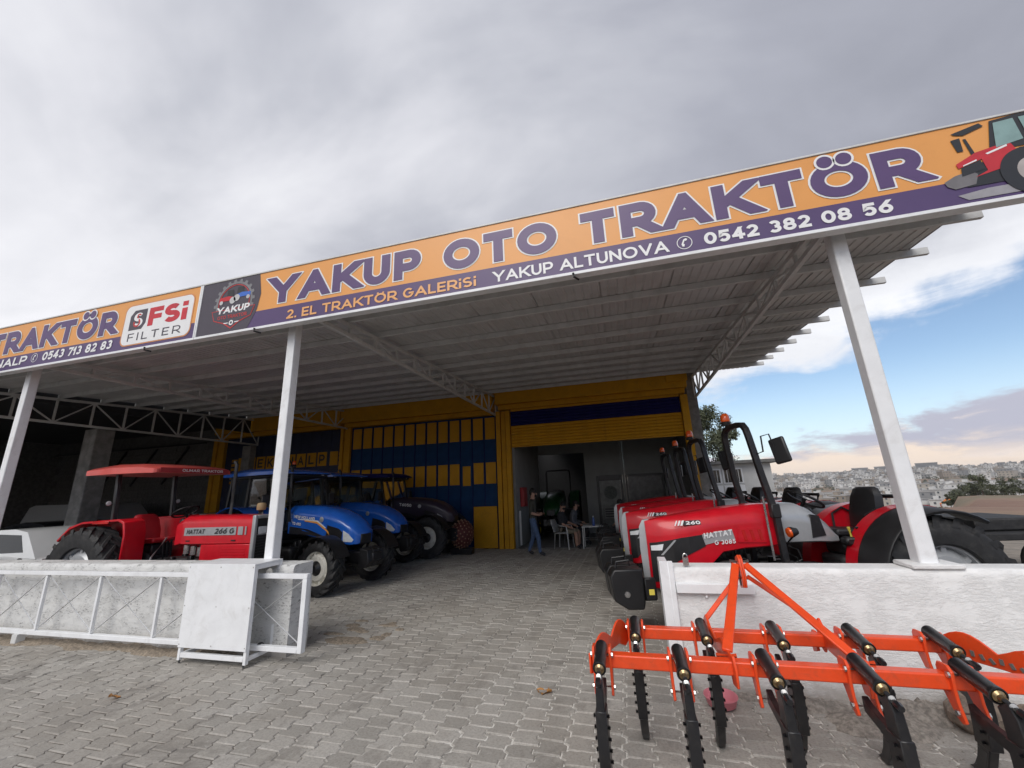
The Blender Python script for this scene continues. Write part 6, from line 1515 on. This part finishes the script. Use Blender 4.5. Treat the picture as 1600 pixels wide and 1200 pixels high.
# chairs and table
def plastic_chair(label, loc, rz, m_='white_plastic'):
    t = thing('plastic_chair', label, 'chair', loc, rz, 'chairs in the open garage')
    MB().loft([[(-.22, -.21, .43), (-.22, .21, .43), (-.22, .21, .455), (-.22, -.21, .455)], [(.22, -.23, .45), (.22, .23, .45), (.22, .23, .475), (.22, -.23, .475)]]).build('seat', m_, t, bevel=.012)
    for x, y in ((.19, .21), (.19, -.21), (-.21, .19), (-.21, -.19)): MB().tube([(x, y, .44), (x*1.18, y*1.16, 0)], [.022, .016], 6).build('leg', m_, t)
    MB().loft([[(-.23, y, .47) for y in (-.20, .20)] + [(-.25, y, .47) for y in (.20, -.20)], [(-.30, y, .72) for y in (-.22, .22)] + [(-.32, y, .72) for y in (.22, -.22)], [(-.33, y, .84) for y in (-.16, .16)] + [(-.35, y, .84) for y in (.16, -.16)]]).build('backrest', m_, t, bevel=.008)
    for y in (.24, -.24): MB().tube([(-.29, y*.92, .66), (-.05, y, .67), (.17, y, .65), (.20, y*.95, .45)], .018, 6).build('armrest', m_, t)
plastic_chair('white plastic armchair under the bearded man, at the shutter line', (-1.97, 12.98, 0), R(-12))
plastic_chair('grey plastic chair under the man in blue-grey long sleeves', (-1.80, 13.85, 0), R(-5), mat('grey_plastic', (.22, .22, .23), .5))
plastic_chair('dark plastic chair under the man facing left', (-.10, 13.45, 0), R(178), mat('dark_plastic', (.05, .05, .055), .5))
tb = thing('white_table', 'low white metal table with a bottle on it in front of the seated men', 'table', (-1.10, 13.1, 0))
MB().bx(-.31, .31, -.26, .26, .60, .625).build('table_top', 'white_plastic', tb, bevel=.006)
for x in (-.28, .28):
    for y in (-.23, .23): MB().tube([(x, y, .60), (x*1.04, y*1.04, 0)], .016, 8).build('leg', 'white_plastic', tb)
for y in (-.235, .235): MB().tube([(-.285, y, .25), (.285, y, .25)], .012, 6).build('cross_bar', 'white_plastic', tb)
bt = thing('water_bottle', 'blue and clear water bottle standing on the white table', 'bottle', (-1.06, 13.05, .626))
MB().lathe([(0, 0), (.04, 0), (.042, .02), (.042, .16), (.03, .21), (.016, .24), (.016, .26), (0, .26)], (0, 0, 0), (0, 0, 1), 16).build('bottle_body', mat('blue_bottle', (.05, .10, .30), .15, var=.05), bt); MB().lathe([(.018, .255), (.018, .285), (0, .286)], (0, 0, 0), (0, 0, 1), 12).build('cap', 'white_plastic', bt)

# ================================================================== CARS at the far left
def car(name, label, cat, loc, rz, L, Wd, body, roof, paint, roof_win, wr=.31, rear_door=None):
    """body / roof: side profiles (x, z), front at +x; roof_win: list of window polygons"""
    t = thing(name, label, cat, loc, rz); n = len(body)
    mb = MB(); loops = []
    for f, k in ((-1, .90), (-.94, .99), (0, 1.0), (.94, .99), (1, .90)):
        y = f*Wd/2; cx = sum(p[0] for p in body)/n; cz = sum(p[1] for p in body)/n
        loops.append([(cx+(x-cx)*k, y, cz+(z-cz)*k) for x, z in body])
    mb.loft(loops).build('body', paint, t, smooth=40)
    loops = []
    for f, k in ((-1, 0), (-.98, 0), (0, 0), (.98, 0), (1, 0)):
        y = f*Wd/2
        loops.append([(x, y*(1-.20*max(0, (z-.8)/.7)), z) for x, z in roof])
    MB().loft(loops).build('roof', paint, t, smooth=40)
    for w in roof_win:
        for s_ in (1, -1):
            pts = [(x, s_*(Wd/2*(1-.20*max(0, (z-.8)/.7))+.006), z) for x, z in w]; pin = [(x, y-s_*.03, z) for x, y, z in pts]; k = len(w)
            MB().add(pts+pin, [tuple(range(k))] + [(i, (i+1) % k, k+(i+1) % k, k+i) for i in range(k)]).build('window', 'darkglass', t, smooth=0)
    x0 = min(p[0] for p in body); x1 = max(p[0] for p in body)
    for x in (x0+.75, x1-.8):
        for s_ in (1, -1):
            e = bpy.data.objects.new('wheel', None); COL.objects.link(e); e.parent = t; e.location = (x, s_*(Wd/2-.09), wr)
            MB().lathe([(wr*.6, -.09), (wr*.96, -.09), (wr, -.05), (wr, .05), (wr*.96, .09), (wr*.6, .09)], (0, 0, 0), (0, 1, 0), 24).build('tyre', 'rubber', e)
            MB().lathe([(wr*.62, .085*s_), (wr*.55, .06*s_), (wr*.2, .075*s_), (0, .075*s_)], (0, 0, 0), (0, 1, 0), 20).build('rim', 'rim_grey', e)
    for s_ in (1, -1):
        MB().box((x1-.08, s_*(Wd/2-.25), .66), (.12, .30, .13)).build('headlight', 'lamp', t, bevel=.03, seg=2); MB().box((x0+.06, s_*(Wd/2-.18), .72), (.08, .20, .22)).build('tail_light', 'redlens', t, bevel=.02)
    return t
bd_ = [(-2.0, .28), (-2.05, .55), (-1.98, .86), (-1.2, .93), (.6, .92), (1.5, .84), (1.98, .68), (2.02, .42), (1.9, .26)]
c = car('white_car', 'white hatchback behind the sun-roof tractor, its fuel cap showing', 'car', (-12.85, 6.25, 0), R(184), 4, 1.68, bd_, [(-1.85, .86), (-1.30, 1.34), (-.95, 1.40), (.1, 1.38), (.75, .92), (-1.2, .90)], 'car_white', [[(-1.45, .98), (-1.18, 1.29), (-.45, 1.32), (-.5, .96)], [(-.42, .96), (-.38, 1.32), (.08, 1.30), (.50, .95)]])
MB().lathe([(0, .0), (.085, 0), (.085, .012), (.06, .016), (0, .016)], (-1.50, .846, .80), (0, 1, 0), 18).build('fuel_cap', 'black', c)
car('dark_car', 'dark saloon with a rounded roof behind the white hatchback', 'car', (-16.6, 8.6, 0), R(180), 4.3, 1.75, bd_, [(-1.75, .88), (-1.1, 1.36), (-.3, 1.44), (.4, 1.36), (1.1, .9), (-1.2, .90)], 'car_dark', [[(-1.2, .98), (-.9, 1.30), (-.2, 1.36), (-.2, .96)], [(-.12, .96), (-.12, 1.36), (.35, 1.30), (.80, .95)]])
car('pale_van', 'pale grey delivery van at the back of the far left bay', 'van', (-18.2, 10.6, 0), R(0), 4.8, 1.9, [(-2.4, .30), (-2.45, .9), (-2.4, 1.0), (1.6, 1.0), (2.2, .9), (2.35, .6), (2.3, .3)], [(-2.38, .98), (-2.32, 1.84), (-2.1, 1.92), (.7, 1.90), (1.0, 1.84), (1.75, 1.0)], 'car_grey', [[(.35, 1.06), (.35, 1.74), (.85, 1.72), (1.35, 1.06)]], .33)
car('pale_car', 'pale grey car parked behind the sun-roof tractor, nose towards the pillar', 'car', (-13.3, 10.4, 0), R(200), 4.2, 1.7, bd_, [(-1.75, .88), (-1.1, 1.40), (-.3, 1.46), (.4, 1.38), (1.15, .9), (-1.2, .90)], 'car_grey', [[(-1.2, .98), (-.9, 1.32), (-.2, 1.38), (-.2, .96)], [(-.12, .96), (-.12, 1.38), (.35, 1.32), (.80, .95)]])
# loose tyres and a dark trailer edge at the far right
def loose_tyre(label, loc, r, w, rot):
    me = tyre_mesh(r, w, r*.55, 18, .03); link('loose_tyre', me, loc=loc, rot=rot, label=label, cat='tyre')
loose_tyre('large black tyre lying at the right edge behind the white wall', (5.15, 6.2, .93), .62, .42, (R(90), 0, 0))
loose_tyre('black tyre at the bottom of the pile at the right edge', (5.15, 6.2, .24), .64, .44, (R(90), .3, 0))
loose_tyre('middle black tyre of the pile at the right edge', (5.18, 6.25, .60), .60, .26, (R(90), .8, 0))
tr = thing('flat_trailer', 'low black flat trailer beyond the tyres at the right', 'trailer', (6.6, 9.4, 0), R(8))
MB().bx(-1.6, 2.2, -.9, .9, .70, .80).build('deck', 'rubber', tr, bevel=.01); MB().bx(-1.3, -.2, -.6, .6, .801, 1.0).build('box', 'rubber', tr, bevel=.03)
for x in (-.6, 1.4):
    for y in (-.8, .8): MB().lathe([(.15, -.1), (.33, -.1), (.35, -.05), (.35, .05), (.33, .1), (.15, .1)], (x, y, .35), (0, 1, 0), 20).build('wheel', 'rubber', tr)
for x in (-1.4, 2.0): MB().bx(x-.04, x+.04, -.04, .04, 0, .70).build('prop', 'black', tr)
# second row of parked machines beyond: folded roll bars with mirrors (dark)

# ================================================================== HAZE over the valley
hz = bpy.data.materials.new('haze'); hz.use_nodes = True; t = NT(hz.node_tree); t.n.clear()
v = t.new('ShaderNodeVolumePrincipled'); v.inputs['Color'].default_value = (.93, .95, 1.0, 1); v.inputs['Density'].default_value = .00016; v.inputs['Anisotropy'].default_value = .2
o_ = t.new('ShaderNodeOutputMaterial'); t.l.new(v.outputs[0], o_.inputs['Volume'])
hb = MB().bx(-1900, 1900, -1900, 1900, -26, 29).build('haze', hz, kind='stuff', smooth=0)
